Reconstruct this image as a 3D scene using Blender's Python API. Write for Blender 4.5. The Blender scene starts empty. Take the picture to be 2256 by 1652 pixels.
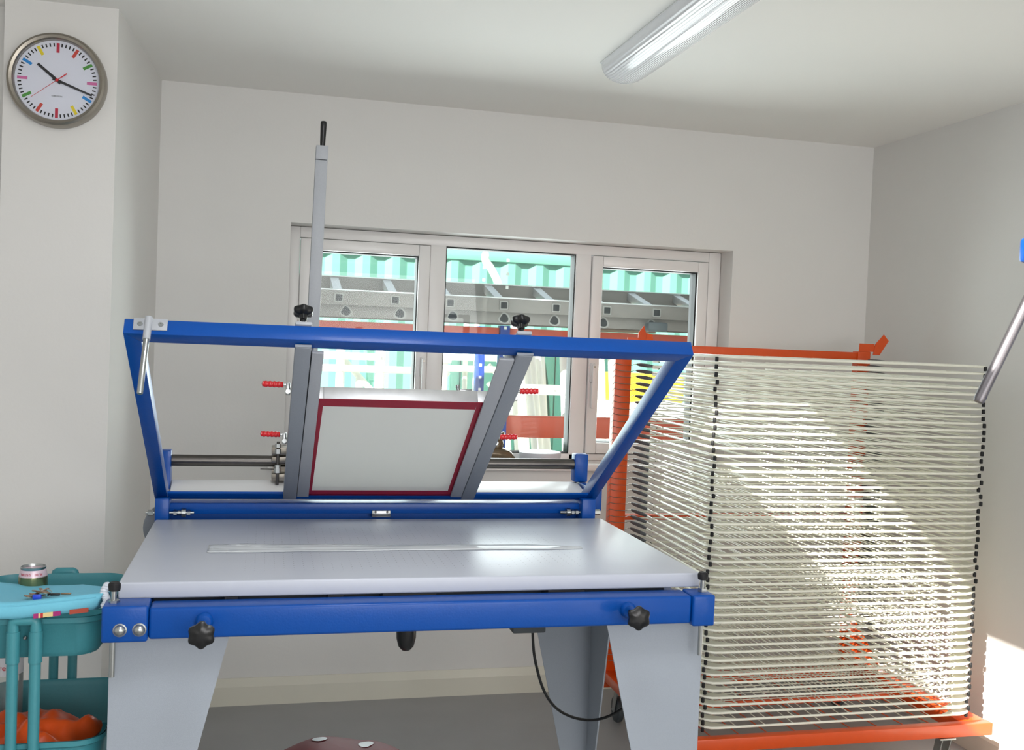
import bpy, bmesh, math, random
from mathutils import Vector, Matrix
random.seed(7)
SC = bpy.context.scene
COL = SC.collection
PI = math.pi

# ------------------------------------------------------------------ camera
YAW, PITCH, ROLL, FPX, CAMZ = 0.24068, -0.03123, 0.03923, 2232.9, 1.42
cam_d = bpy.data.cameras.new('camera')
cam_d.sensor_width = 36.0
cam_d.lens = FPX / 2256 * 36.0
cam_d.clip_start = 0.02
cam_d.dof.use_dof = True
cam_d.dof.focus_distance = 2.75
cam_d.dof.aperture_fstop = 9.0
cam = bpy.data.objects.new('camera', cam_d)
COL.objects.link(cam)
fw = Vector((math.sin(YAW)*math.cos(PITCH), math.cos(YAW)*math.cos(PITCH), math.sin(PITCH)))
rt = Vector((math.cos(YAW), -math.sin(YAW), 0))
up = rt.cross(fw)
rt2 = math.cos(ROLL)*rt + math.sin(ROLL)*up
up2 = -math.sin(ROLL)*rt + math.cos(ROLL)*up
cam.matrix_world = Matrix(((rt2.x, up2.x, -fw.x, 0), (rt2.y, up2.y, -fw.y, 0), (rt2.z, up2.z, -fw.z, CAMZ), (0, 0, 0, 1)))
SC.camera = cam

# ------------------------------------------------------------------ light
SC.view_settings.view_transform = 'Standard'
SC.view_settings.look = 'None'
SC.view_settings.gamma = 1.0
SC.view_settings.exposure = 0.17
SC.view_settings.use_curve_mapping = False
W = bpy.data.worlds.new('sky'); SC.world = W
W.use_nodes = True
bg = W.node_tree.nodes['Background']
bg.inputs[0].default_value = (0.86, 0.93, 1.0, 1)
bg.inputs[1].default_value = 0.85
SUN_DIR = Vector((1.0, 0.9, -0.95)).normalized()
sd = bpy.data.lights.new('sun', 'SUN'); sd.energy = 16.0; sd.angle = math.radians(0.55); sd.color = (1.0, 0.95, 0.87)
so = bpy.data.objects.new('sun', sd); COL.objects.link(so)
so.rotation_euler = SUN_DIR.to_track_quat('-Z', 'Y').to_euler(); so.location = (-6, -5, 8)
def area(name, loc, d, sx, sy, e, col):
    l = bpy.data.lights.new(name, 'AREA'); l.shape = 'RECTANGLE'; l.size = sx; l.size_y = sy; l.energy = e; l.color = col
    o = bpy.data.objects.new(name, l); COL.objects.link(o); o.location = loc
    o.rotation_euler = Vector(d).to_track_quat('-Z', 'Z').to_euler()
    return o
# daylight at rooflight and window; the rear lamp is added fill light
area('fill_rear', (0.9, -2.35, 1.5), (0, 1, 0.42), 2.6, 1.3, 62, (1.0, 0.98, 0.975))
area('daylight_rooflight', (0.275, 0.95, 2.42), (0, 0, -1), 1.8, 0.5, 44, (0.97, 0.975, 1.0))
area('daylight_window', (1.0, 4.16, 1.4), (0, -1, 0), 1.7, 0.8, 28, (0.97, 0.985, 1.0))

# ------------------------------------------------------------------ materials
def lin(c):
    return tuple(((v/255)/12.92 if v/255 <= 0.04045 else (((v/255)+0.055)/1.055)**2.4) for v in c)
def mat(name, rgb, rough=0.5, metal=0.0, noise=0.04, scale=40.0, bump=0.0, bscale=None, coat=0.0, spec=0.5, alpha=None, trans=0.0, stretch=None):
    m = bpy.data.materials.new(name); m.use_nodes = True
    nt = m.node_tree; N = nt.nodes; L = nt.links
    b = N['Principled BSDF']
    c = lin(rgb)
    b.inputs['Roughness'].default_value = rough
    b.inputs['Metallic'].default_value = metal
    b.inputs['Coat Weight'].default_value = coat
    b.inputs['Coat Roughness'].default_value = 0.08
    b.inputs['Specular IOR Level'].default_value = spec
    b.inputs['Transmission Weight'].default_value = trans
    if alpha is not None: b.inputs['Alpha'].default_value = alpha
    tc = N.new('ShaderNodeTexCoord'); n = N.new('ShaderNodeTexNoise'); n.inputs['Scale'].default_value = scale
    n.inputs['Detail'].default_value = 4
    src = tc.outputs['Object']
    if stretch:
        mp = N.new('ShaderNodeMapping'); mp.inputs['Scale'].default_value = stretch
        L.new(src, mp.inputs[0]); src = mp.outputs[0]
    L.new(src, n.inputs['Vector'])
    r = N.new('ShaderNodeMix'); r.data_type = 'RGBA'
    r.inputs[6].default_value = tuple(max(0, v*(1-noise)) for v in c)+(1,)
    r.inputs[7].default_value = tuple(min(1, v*(1+noise)) for v in c)+(1,)
    L.new(n.outputs['Fac'], r.inputs[0]); L.new(r.outputs[2], b.inputs['Base Color'])
    if bump:
        n2 = N.new('ShaderNodeTexNoise'); n2.inputs['Scale'].default_value = bscale or scale*4; n2.inputs['Detail'].default_value = 3
        L.new(src, n2.inputs['Vector'])
        bp = N.new('ShaderNodeBump'); bp.inputs['Strength'].default_value = bump; bp.inputs['Distance'].default_value = 0.002
        L.new(n2.outputs['Fac'], bp.inputs['Height']); L.new(bp.outputs[0], b.inputs['Normal'])
    return m
M = {}
M['wall'] = mat('wall_paint', (224, 223, 220), 0.75, noise=0.015, scale=3, bump=0.15, bscale=90)
M['ceiling'] = mat('ceiling_paint', (243, 242, 238), 0.85, noise=0.01, scale=2, bump=0.1, bscale=60)
M['floor'] = mat('floor_vinyl', (160, 160, 161), 0.45, noise=0.10, scale=5, bump=0.15, bscale=150)
M['skirting'] = mat('skirting_paint', (222, 219, 205), 0.22, noise=0.02, scale=8)
M['upvc'] = mat('white_upvc', (234, 232, 230), 0.3, noise=0.01, scale=10)
M['gasket'] = mat('black_gasket', (12, 12, 14), 0.6)
M['blue'] = mat('blue_paint', (0, 72, 156), 0.34, noise=0.05, scale=60, bump=0.12, bscale=260, coat=0.08, spec=0.3)
M['grey'] = mat('grey_paint', (138, 144, 152), 0.5, noise=0.05, scale=200, bump=0.15, bscale=500)
M['lightgrey'] = mat('light_grey_paint', (164, 168, 174), 0.45, noise=0.05, scale=200, bump=0.12, bscale=500)
M['leg'] = mat('leg_grey_paint', (158, 166, 176), 0.5, noise=0.05, scale=300, bump=0.15, bscale=700)
M['steel'] = mat('zinc_steel', (176, 180, 180), 0.28, 1.0, noise=0.12, scale=60)
M['darksteel'] = mat('bare_dark_steel', (98, 95, 92), 0.32, 1.0, noise=0.2, scale=12, stretch=(1, 9, 9))
M['brushed'] = mat('brushed_nickel', (158, 152, 142), 0.34, 1.0, noise=0.1, scale=80)
M['leversteel'] = mat('dull_lever_steel', (112, 109, 112), 0.4, 0.85, noise=0.15, scale=40)
M['black'] = mat('black_plastic', (16, 17, 19), 0.3, noise=0.1, scale=50)
M['rubber'] = mat('black_rubber', (14, 14, 16), 0.65, noise=0.1, scale=80)
M['redgrip'] = mat('red_grip', (205, 14, 26), 0.25, noise=0.05, scale=80, coat=0.4)
M['redglue'] = mat('red_screen_glue', (150, 22, 48), 0.45, noise=0.22, scale=30, stretch=(1, 1, 1))
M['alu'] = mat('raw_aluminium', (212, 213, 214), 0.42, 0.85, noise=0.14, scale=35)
M['plate'] = mat('white_aluminium_tray', (238, 238, 240), 0.35, 0.0, noise=0.04, scale=9, stretch=(1, 8, 1))
M['orange'] = mat('orange_red_paint', (218, 78, 12), 0.35, noise=0.05, scale=40, coat=0.2)
M['wire'] = mat('cream_coated_wire', (234, 233, 218), 0.3, noise=0.02, scale=50, coat=0.3)
M['sleeve'] = mat('grey_spring_sleeve', (88, 92, 94), 0.55, noise=0.1, scale=90)
M['teal'] = mat('teal_enamel', (62, 138, 148), 0.4, noise=0.05, scale=200, bump=0.1, bscale=500)
M['white'] = mat('white_plastic', (236, 238, 240), 0.4)
M['offwhite'] = mat('grey_white_tin', (212, 214, 220), 0.35, noise=0.02)
M['bag'] = mat('orange_bag_plastic', (222, 84, 24), 0.42, noise=0.12, scale=20, bump=0.5, bscale=30)
M['pouch'] = mat('turquoise_neoprene', (112, 192, 216), 0.7, noise=0.04, scale=300, bump=0.2, bscale=900)
M['stool'] = mat('dark_red_stool', (118, 24, 32), 0.6, noise=0.15, scale=12)
M['conc'] = mat('yard_concrete', (176, 172, 164), 0.9, noise=0.1, scale=3)
M['contgreen'] = mat('container_green', (104, 158, 142), 0.5, noise=0.06, scale=3)
M['ladder'] = mat('weathered_aluminium', (128, 121, 117), 0.6, 0.0, noise=0.12, scale=25, stretch=(1, 4, 4))
M['beam'] = mat('orange_rack_beam', (200, 78, 50), 0.5, noise=0.1, scale=15, stretch=(6, 1, 1))
M['rackblue'] = mat('blue_rack_upright', (22, 62, 150), 0.45, noise=0.1, scale=12)
M['pipe'] = mat('white_pipe', (240, 238, 232), 0.45, noise=0.03, scale=8)
M['yellow'] = mat('yellow_plastic', (240, 205, 40), 0.5)
M['wood'] = mat('weathered_board', (132, 112, 92), 0.8, noise=0.2, scale=20, stretch=(1, 8, 8))
M['hole'] = mat('dark_hollow', (40, 42, 44), 0.8)
M['holetrim'] = mat('pressed_alu_rim', (156, 152, 148), 0.5, 0.0)
M['darkgrey'] = mat('dark_grey_plastic', (70, 76, 80), 0.5)
M['leather'] = mat('bronze_brown_leather', (112, 96, 74), 0.22, 0.3, noise=0.35, scale=18, bump=0.5, bscale=40)
M['pink'] = mat('magenta_print', (160, 30, 110), 0.6)
M['cream'] = mat('cream_print', (225, 200, 140), 0.6)
M['redprint'] = mat('red_print', (190, 40, 50), 0.6)
M['orangeprint'] = mat('rust_print', (170, 70, 50), 0.6)
M['fleece'] = mat('white_fleece', (215, 222, 232), 0.9, noise=0.06, scale=60, bump=0.8, bscale=120)
M['dial'] = mat('white_dial', (228, 232, 240), 0.6, noise=0.01)
M['clockblack'] = mat('clock_black', (14, 16, 20), 0.5)
for k, c in dict(crimson=(196, 26, 60), tomato=(206, 66, 50), green=(70, 150, 50), cpink=(214, 110, 165), cblue=(20, 140, 215), cyellow=(235, 215, 30), secred=(215, 30, 40)).items():
    M[k] = mat('dial_'+k, c, 0.5)
M['keybrass'] = mat('dull_brass', (150, 122, 96), 0.35, 0.9)
M['fobblue'] = mat('blue_fob', (30, 70, 200), 0.4)
M['cangold'] = mat('gold_green_can', (120, 128, 92), 0.25, 0.8, noise=0.3, scale=18, stretch=(1, 1, 0.2))
M['canpink'] = mat('pale_pink_band', (220, 196, 206), 0.35, 0.3)
M['canred'] = mat('can_red_print', (190, 40, 70), 0.4)

def glassmat(name, tint, rough=0.0, op=0.06):
    m = bpy.data.materials.new(name); m.use_nodes = True
    nt = m.node_tree; N = nt.nodes; L = nt.links
    N.remove(N['Principled BSDF'])
    t = N.new('ShaderNodeBsdfTransparent'); t.inputs[0].default_value = tint+(1,)
    g = N.new('ShaderNodeBsdfGlossy'); g.inputs['Roughness'].default_value = rough
    fr = N.new('ShaderNodeFresnel'); fr.inputs[0].default_value = 1.28
    n = N.new('ShaderNodeTexNoise'); n.inputs['Scale'].default_value = 3
    d = N.new('ShaderNodeBsdfDiffuse'); d.inputs[0].default_value = (0.9, 0.93, 0.95, 1)
    mx = N.new('ShaderNodeMixShader'); mx2 = N.new('ShaderNodeMixShader')
    mu = N.new('ShaderNodeMath'); mu.operation = 'MULTIPLY'; mu.inputs[1].default_value = op
    L.new(n.outputs['Fac'], mu.inputs[0]); L.new(mu.outputs[0], mx2.inputs[0])
    L.new(fr.outputs[0], mx.inputs[0]); L.new(t.outputs[0], mx.inputs[1]); L.new(g.outputs[0], mx.inputs[2])
    L.new(mx.outputs[0], mx2.inputs[1]); L.new(d.outputs[0], mx2.inputs[2])
    L.new(mx2.outputs[0], N['Material Output'].inputs[0])
    return m
M['glass'] = glassmat('window_glass', (0.93, 0.98, 0.97), 0.0, 0.02)
M['clearplastic'] = glassmat('clear_plastic_film', (0.92, 0.96, 1.0), 0.08, 1.15)
M['bottleplastic'] = glassmat('clear_bottle_plastic', (0.85, 0.88, 0.86), 0.05, 0.3)
M['clockglass'] = glassmat('clock_glass', (0.99, 0.99, 1.0), 0.0, 0.0)

# prismatic light diffuser
def diffuser():
    m = mat('prismatic_diffuser', (222, 224, 230), 0.22, noise=0.02, scale=10, coat=0.5)
    nt = m.node_tree; N = nt.nodes; L = nt.links
    w = N.new('ShaderNodeTexWave'); w.bands_direction = 'X'; w.inputs['Scale'].default_value = 45; w.inputs['Distortion'].default_value = 0.4
    tc = N.new('ShaderNodeTexCoord'); L.new(tc.outputs['Object'], w.inputs['Vector'])
    b = N.new('ShaderNodeBump'); b.inputs['Strength'].default_value = 0.6; b.inputs['Distance'].default_value = 0.004
    L.new(w.outputs['Fac'], b.inputs['Height']); L.new(b.outputs[0], N['Principled BSDF'].inputs['Normal'])
    return m
M['diffuser'] = diffuser()

# perforated vacuum table top
def tabletop():
    m = mat('perforated_table_top', (186, 191, 202), 0.36, noise=0.02, scale=20, coat=0.0, spec=0.6)
    nt = m.node_tree; N = nt.nodes; L = nt.links
    b = N['Principled BSDF']; old = b.inputs['Base Color'].links[0].from_socket
    tc = N.new('ShaderNodeTexCoord'); sp = N.new('ShaderNodeSeparateXYZ'); L.new(tc.outputs['Object'], sp.inputs[0])
    def math_(op, a, bb=None, cc=None):
        n = N.new('ShaderNodeMath'); n.operation = op
        for i, v in enumerate((a, bb, cc)):
            if v is None: continue
            if isinstance(v, (int, float)): n.inputs[i].default_value = v
            else: L.new(v, n.inputs[i])
        return n.outputs[0]
    cell = 0.020
    def cen(s): 
        f = math_('FRACT', math_('DIVIDE', s, cell)); return math_('MULTIPLY', math_('SUBTRACT', f, 0.5), cell)
    x, y = cen(sp.outputs[0]), cen(sp.outputs[1])
    d = math_('SQRT', math_('ADD', math_('MULTIPLY', x, x), math_('MULTIPLY', y, y)))
    dot = math_('LESS_THAN', d, 0.0011)
    inx = math_('LESS_THAN', math_('ABSOLUTE', sp.outputs[0]), 0.37)
    iny = math_('LESS_THAN', math_('ABSOLUTE', sp.outputs[1]), 0.25)
    up_ = math_('GREATER_THAN', sp.outputs[2], 0.9)
    msk = math_('MULTIPLY', math_('MULTIPLY', dot, inx), math_('MULTIPLY', iny, up_))
    mx = N.new('ShaderNodeMix'); mx.data_type = 'RGBA'; mx.inputs[7].default_value = (0.05, 0.055, 0.07, 1)
    L.new(msk, mx.inputs[0]); L.new(old, mx.inputs[6]); L.new(mx.outputs[2], b.inputs['Base Color'])
    return m
M['top'] = tabletop()

# stretched screen mesh
def screenmesh():
    m = bpy.data.materials.new('coated_screen_mesh'); m.use_nodes = True
    nt = m.node_tree; N = nt.nodes; L = nt.links
    b = N['Principled BSDF']; b.inputs['Base Color'].default_value = (0.9, 0.9, 0.88, 1)
    b.inputs['Roughness'].default_value = 0.12; b.inputs['Specular IOR Level'].default_value = 0.8
    tl = N.new('ShaderNodeBsdfTranslucent'); tl.inputs[0].default_value = (0.85, 0.86, 0.84, 1)
    mx = N.new('ShaderNodeMixShader'); mx.inputs[0].default_value = 0.5
    n = N.new('ShaderNodeTexNoise'); n.inputs['Scale'].default_value = 700
    bp = N.new('ShaderNodeBump'); bp.inputs['Strength'].default_value = 0.05; bp.inputs['Distance'].default_value = 0.001
    L.new(n.outputs['Fac'], bp.inputs['Height']); L.new(bp.outputs[0], b.inputs['Normal'])
    L.new(b.outputs[0], mx.inputs[1]); L.new(tl.outputs[0], mx.inputs[2])
    L.new(mx.outputs[0], N['Material Output'].inputs[0])
    return m
M['screen'] = screenmesh()

# ------------------------------------------------------------------ mesh helpers
class MB:
    def __init__(s): s.bm = bmesh.new(); s.mats = []
    def _m(s, faces, k):
        if k is None: return
        if k not in s.mats: s.mats.append(k)
        i = s.mats.index(k)
        for f in faces: f.material_index = i
    def hexa(s, p, bevel=0.0, seg=2, k=None):
        """8 corner points: bottom loop 0-3, top loop 4-7"""
        v = [s.bm.verts.new(q) for q in p]
        fs = [s.bm.faces.new([v[i] for i in q]) for q in ((3, 2, 1, 0), (4, 5, 6, 7), (0, 1, 5, 4), (1, 2, 6, 5), (2, 3, 7, 6), (3, 0, 4, 7))]
        s._m(fs, k)
        if bevel:
            es = list({e for f in fs for e in f.edges})
            r = bmesh.ops.bevel(s.bm, geom=es, offset=bevel, segments=seg, affect='EDGES', profile=0.5)
            s._m(r['faces'], k)
        return s
    def box(s, x0, x1, y0, y1, z0, z1, bevel=0.0, seg=2, k=None):
        return s.hexa([(x0, y0, z0), (x1, y0, z0), (x1, y1, z0), (x0, y1, z0), (x0, y0, z1), (x1, y0, z1), (x1, y1, z1), (x0, y1, z1)], bevel, seg, k)
    def ring_loft(s, rings, close=True, cap=True, k=None):
        vs = [[s.bm.verts.new(p) for p in r] for r in rings]
        n = len(vs[0]); fs = []
        for a, b in zip(vs, vs[1:]):
            for i in range(n if close else n-1):
                j = (i+1) % n
                fs.append(s.bm.faces.new((a[i], a[j], b[j], b[i])))
        if cap and close:
            fs.append(s.bm.faces.new(list(reversed(vs[0])))); fs.append(s.bm.faces.new(vs[-1]))
        s._m(fs, k)
        return s
    def tube(s, pts, r, seg=10, k=None, cap=True):
        pts = [Vector(p) for p in pts]
        rr = r if isinstance(r, (list, tuple)) else [r]*len(pts)
        rings = []; ref = None
        for i, p in enumerate(pts):
            if i == 0: t = pts[1]-p
            elif i == len(pts)-1: t = p-pts[i-1]
            else: t = (pts[i+1]-p).normalized()+(p-pts[i-1]).normalized()
            t.normalize()
            if ref is None: ref = Vector((0, 0, 1)) if abs(t.z) < 0.9 else Vector((1, 0, 0))
            a = (ref - t*ref.dot(t)).normalized(); b = t.cross(a); ref = a
            rings.append([p + (a*math.cos(2*PI*q/seg)+b*math.sin(2*PI*q/seg))*rr[i] for q in range(seg)])
        return s.ring_loft(rings, k=k, cap=cap)
    def lathe(s, prof, o, axis, seg=24, k=None, lobes=0, amp=0.0):
        """prof: (radius, distance along axis)"""
        ax = Vector(axis).normalized(); ref = Vector((0, 0, 1)) if abs(ax.z) < 0.9 else Vector((1, 0, 0))
        a = (ref-ax*ref.dot(ax)).normalized(); b = ax.cross(a); o = Vector(o)
        rings = []
        for r, d in prof:
            ring = []
            for q in range(seg):
                th = 2*PI*q/seg
                r_ = r*(1+amp*math.cos(lobes*th)) if lobes else r
                ring.append(o+ax*d+(a*math.cos(th)+b*math.sin(th))*r_)
            rings.append(ring)
        return s.ring_loft(rings, k=k)
    def prism(s, poly, vec, bevel=0.0, k=None):
        v = Vector(vec); a = [s.bm.verts.new(p) for p in poly]; b = [s.bm.verts.new(Vector(p)+v) for p in poly]
        n = len(a); fs = [s.bm.faces.new(list(reversed(a))), s.bm.faces.new(b)]
        for i in range(n):
            j = (i+1) % n; fs.append(s.bm.faces.new((a[i], a[j], b[j], b[i])))
        s._m(fs, k)
        if bevel:
            es = list({e for f in fs for e in f.edges})
            r = bmesh.ops.bevel(s.bm, geom=es, offset=bevel, segments=2, affect='EDGES', profile=0.5); s._m(r['faces'], k)
        return s
    def grid(s, fn, nu, nv, k=None, close_u=False):
        vs = [[s.bm.verts.new(fn(u/nu, v/nv)) for u in range(nu+(0 if close_u else 1))] for v in range(nv+1)]
        fs = []
        for v in range(nv):
            for u in range(nu):
                j = (u+1) % len(vs[0])
                fs.append(s.bm.faces.new((vs[v][u], vs[v][j], vs[v+1][j], vs[v+1][u])))
        s._m(fs, k); return s
    def build(s, name, material=None, parent=None, smooth=True, loc=None, solid=0.0, sub=0):
        bm = s.bm
        off = Vector((0, 0, 0))
        if parent is not None:
            q = parent
            while q is not None: off += q.location; q = q.parent
        if loc is not None: off = Vector(loc)
        bmesh.ops.recalc_face_normals(bm, faces=bm.faces[:])
        bmesh.ops.translate(bm, verts=bm.verts[:], vec=-off)
        if smooth:
            for f in bm.faces: f.smooth = True
            for e in bm.edges:
                if len(e.link_faces) == 2 and e.calc_face_angle(0) > math.radians(38): e.smooth = False
        me = bpy.data.meshes.new(name); bm.to_mesh(me); bm.free()
        if s.mats:
            for k in s.mats: me.materials.append(M[k])
        if material is not None and not s.mats: me.materials.append(M[material])
        o = bpy.data.objects.new(name, me); COL.objects.link(o)
        if parent is not None: o.parent = parent
        elif loc is not None: o.location = loc
        if solid:
            md = o.modifiers.new('thickness', 'SOLIDIFY'); md.thickness = solid; md.offset = 0
        if sub:
            md = o.modifiers.new('smooth', 'SUBSURF'); md.levels = sub; md.render_levels = sub
        return o
def tag(o, label=None, cat=None, group=None, kind=None):
    if label: o['label'] = label
    if cat: o['category'] = cat
    if group: o['group'] = group
    if kind: o['kind'] = kind
    return o
def thing(name, loc, label, cat, group=None):
    o = bpy.data.objects.new(name, None); COL.objects.link(o); o.location = loc; o.empty_display_size = 0.05
    return tag(o, label, cat, group)
def struct(name, mb, m, **kw): return tag(mb.build(name, m, **kw), kind='structure')
def lerp(a, b, t): return a+(b-a)*t

# ------------------------------------------------------------------ room shell
XL, XR, YB, ZC = -0.395, 2.56, 3.963, 2.335
XW = -1.9; YR = -2.4; CLY = 3.137; CLX = -0.435
WX0, WX1, WZ0, WZ1 = 0.085, 1.915, 0.935, 1.847      # window reveal
T = 0.3
struct('floor', MB().box(XW-0.3, XR+0.3, YR-0.3, YB+T, -0.1, 0), 'floor')
# ceiling with rooflight opening
c = MB(); SX0, SX1, SY0, SY1 = 0.0, 0.55, 0.0, 1.88
for a in ((XW-0.3, SX0, YR-0.3, YB+T), (SX1, XR+0.3, YR-0.3, YB+T), (SX0, SX1, YR-0.3, SY0), (SX0, SX1, SY1, YB+T)):
    c.box(a[0], a[1], a[2], a[3], ZC, ZC+0.08)
struct('ceiling', c, 'ceiling')
w = MB()
w.box(XL-0.2, WX0, YB, YB+T, 0, ZC); w.box(WX1, XR+0.2, YB, YB+T, 0, ZC)
w.box(WX0, WX1, YB, YB+T, 0, WZ0); w.box(WX0, WX1, YB, YB+T, WZ1, ZC)
struct('wall_back', w, 'wall')
struct('wall_right', MB().box(XR, XR+0.2, YR, YB, 0, ZC), 'wall')
struct('wall_left', MB().prism([(XL, YB, 0), (CLX, CLY, 0), (-0.735, CLY, 0), (-0.74, CLY+0.12, 0), (-0.9, YB, 0)], (0, 0, ZC)), 'wall')
struct('wall_recess', MB().box(XW-0.2, -0.735, CLY+0.10, CLY+0.3, 0, ZC), 'wall')
struct('wall_far_left', MB().box(XW-0.2, XW, YR, CLY+0.10, 0, ZC), 'wall')
w = MB(); w.box(XW-0.2, -0.5, YR-0.2, YR, 0, ZC); w.box(2.3, XR+0.2, YR-0.2, YR, 0, ZC); w.box(-0.5, 2.3, YR-0.2, YR, 2.2, ZC); w.box(-0.5, 2.3, YR-0.2, YR, 0, 0.85)
struct('wall_front', w, 'wall')
# skirting
def skirt(name, p0, p1, n):
    p0, p1, n = Vector(p0), Vector(p1), Vector(n)
    prof = [(0, 0), (0.018, 0), (0.018, 0.072), (0.004, 0.102), (0, 0.102)]
    m = MB(); m.ring_loft([[p0+n*a+Vector((0, 0, b)) for a, b in prof], [p1+n*a+Vector((0, 0, b)) for a, b in prof]])
    struct(name, m, 'skirting', smooth=False)
skirt('baseboard_back', (XL+0.02, YB-0.0005, 0.0), (XR-0.02, YB-0.0005, 0.0), (0, -1, 0))
skirt('baseboard_right', (XR-0.0005, YB-0.02, 0.0), (XR-0.0005, YR+0.01, 0.0), (-1, 0, 0))
skirt('baseboard_left', (-0.735, CLY-0.0005, 0.0), (CLX+0.015, CLY-0.0005, 0.0), (0, -1, 0))

# ------------------------------------------------------------------ window: one uPVC frame, three lights
YG = 4.115       # glass plane
fr = MB()
FY0, FY1 = 4.075, 4.145
fx0, fx1, fz0, fz1 = WX0+0.002, WX1-0.002, 0.937, 1.845
def rect_frame(m, x0, x1, z0, z1, wl, wr, wb, wt, y0, y1, bv=0.003):
    m.box(x0, x0+wl, y0, y1, z0, z1, bv); m.box(x1-wr, x1, y0, y1, z0, z1, bv)
    m.box(x0+wl, x1-wr, y0, y1, z0, z0+wb, bv); m.box(x0+wl, x1-wr, y0, y1, z1-wt, z1, bv)
rect_frame(fr, fx0, fx1, fz0, fz1, 0.038, 0.055, 0.028, 0.042, FY0, FY1)
fr.box(0.642, 0.706, FY0, FY1, fz0, fz1-0.04, 0.003); fr.box(1.258, 1.325, FY0, FY1, fz0, fz1-0.04, 0.003)
win = struct('window_1', fr, 'upvc')
def sash(x0, x1, z0, z1, side):
    m = MB(); rect_frame(m, x0, x1, z0, z1, 0.046, 0.046, 0.046, 0.044, FY0-0.012, FY1-0.01, 0.004)
    b = 0.012
    rect_frame(m, x0+0.034, x1-0.034, z0+0.034, z1-0.032, b, b, b, b, FY0-0.002, FY0+0.02, 0.002)
    o = m.build('casement', 'upvc', win)
    m = MB(); rect_frame(m, x0+0.0455, x1-0.0455, z0+0.0455, z1-0.0435, 0.004, 0.004, 0.004, 0.005, FY0+0.008, FY1-0.002, 0)
    m.build('gasket', 'gasket', o)
    MB().box(x0+0.044, x1-0.044, YG, YG+0.006, z0+0.044, z1-0.042).build('glass_pane', 'glass', o)
    hx = x1-0.016 if side > 0 else x0+0.016
    m = MB(); m.box(hx-0.011, hx+0.011, FY0-0.026, FY0-0.0125, 1.27, 1.35, 0.004); m.box(hx-0.008, hx+0.008, FY0-0.045, FY0-0.026, 1.16, 1.345, 0.005)
    h = m.build('window_handle', 'upvc', o)
    m = MB(); m.lathe([(0.0045, 0), (0.0045, 0.002)], (hx, FY0-0.045, 1.335), (0, -1, 0), 12); m.build('lock', 'brushed', h)
sash(0.127, 0.640, 0.968, 1.800, 1)
sash(1.328, 1.852, 0.968, 1.800, -1)
m = MB(); rect_frame(m, 0.7065, 1.2575, 0.9655, 1.8025, 0.004, 0.004, 0.004, 0.005, FY0+0.008, FY1-0.002, 0); m.build('gasket', 'gasket', win)
MB().box(0.706, 1.258, YG, YG+0.006, 0.965, 1.803).build('glass_pane', 'glass', win)
s_ = MB(); s_.box(WX0-0.06, WX1+0.06, YB-0.03, YB-0.0005, 0.909, 0.937, 0.006); s_.box(WX0+0.001, WX1-0.001, YB-0.001, FY0-0.0005, 0.9352, 0.9365)
struct('trim_1', s_, 'upvc')

# ------------------------------------------------------------------ printing table
TB = thing('screen_printing_table', (0.345, 2.38, 0), 'large grey and blue screen printing table with its blue lid frame raised', 'printing table')
TX0, TX1, TY0, TY1, TZ0, TZ1 = -0.257, 0.945, 2.043, 2.722, 0.9015, 0.9334
top = MB().box(TX0, TX1, TY0, TY1, TZ0, TZ1, 0.004, 3).build('table_top', 'top', TB)
tag(top, 'pale grey perforated table top')
m = MB(); m.box(TX0+0.06, TX1-0.06, TY0+0.06, TY1-0.06, 0.868, 0.9010)
m.build('vacuum_chamber', 'darkgrey', TB)
m = MB(); m.box(-0.1945, 0.9015, 1.985, 2.045, 0.838, 0.898, 0.006, 3); fb = m.build('front_beam', 'blue', TB)
for (a, b, z0, z1) in ((-0.277, -0.195, 0.8355, 0.904), (0.902, 0.953, 0.8330, 0.900)):
    MB().box(a, b, 1.979, 2.044, z0, z1, 0.005, 3).build('beam_end_block', 'blue', TB)
for x in (-0.2438, -0.2095):
    b = MB(); b.lathe([(0.0125, 0), (0.0125, 0.002), (0.0105, 0.003), (0.0095, 0.007), (0.006, 0.010), (0.001, 0.011)], (x, 1.979, 0.860), (0, -1, 0), 20)
    b.build('dome_bolt', 'steel', TB)
# corner jacking bolts
for x, xl in ((-0.2592, -0.2600), (0.9362, 0.9418)):
    b = MB(); b.lathe([(0.0052, 0.762-0.9), (0.0052, 0.03)], (xl if x < 0 else x, 2.012, 0.9), (0, 0, 1), 12)
    bo = b.build('jacking_bolt', 'steel', TB)
    b = MB(); b.lathe([(0.0105, 0), (0.0105, 0.008)], (x, 2.012, 0.9005), (0, 0, 1), 6); b.build('hex_nut', 'steel', bo)
    b = MB(); b.lathe([(0.0105, 0), (0.0115, 0.008), (0.0112, 0.0125), (0.008, 0.016)], (x, 2.012, 0.9265), (0, 0, 1), 16); b.build('rubber_cap', 'rubber', bo)
def star_knob(parent, o, axis, r=0.022, h=0.018, stem=0.03, stemr=0.005, name='star_knob'):
    b = MB(); ax = Vector(axis).normalized(); o = Vector(o)
    b.lathe([(r*0.35, -0.010), (r*0.42, 0), (r*0.86, 0.004), (r, h*0.45), (r*0.98, h*0.75), (r*0.72, h), (r*0.3, h+0.001)], o, ax, 48, lobes=6, amp=0.085)
    k = b.build(name, 'black', parent)
    s = MB(); s.tube([o-ax*stem, o+ax*0.001], stemr, 10); s.build('threaded_stem', 'steel' if stem > 0.05 else 'black', k)
    return k
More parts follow.
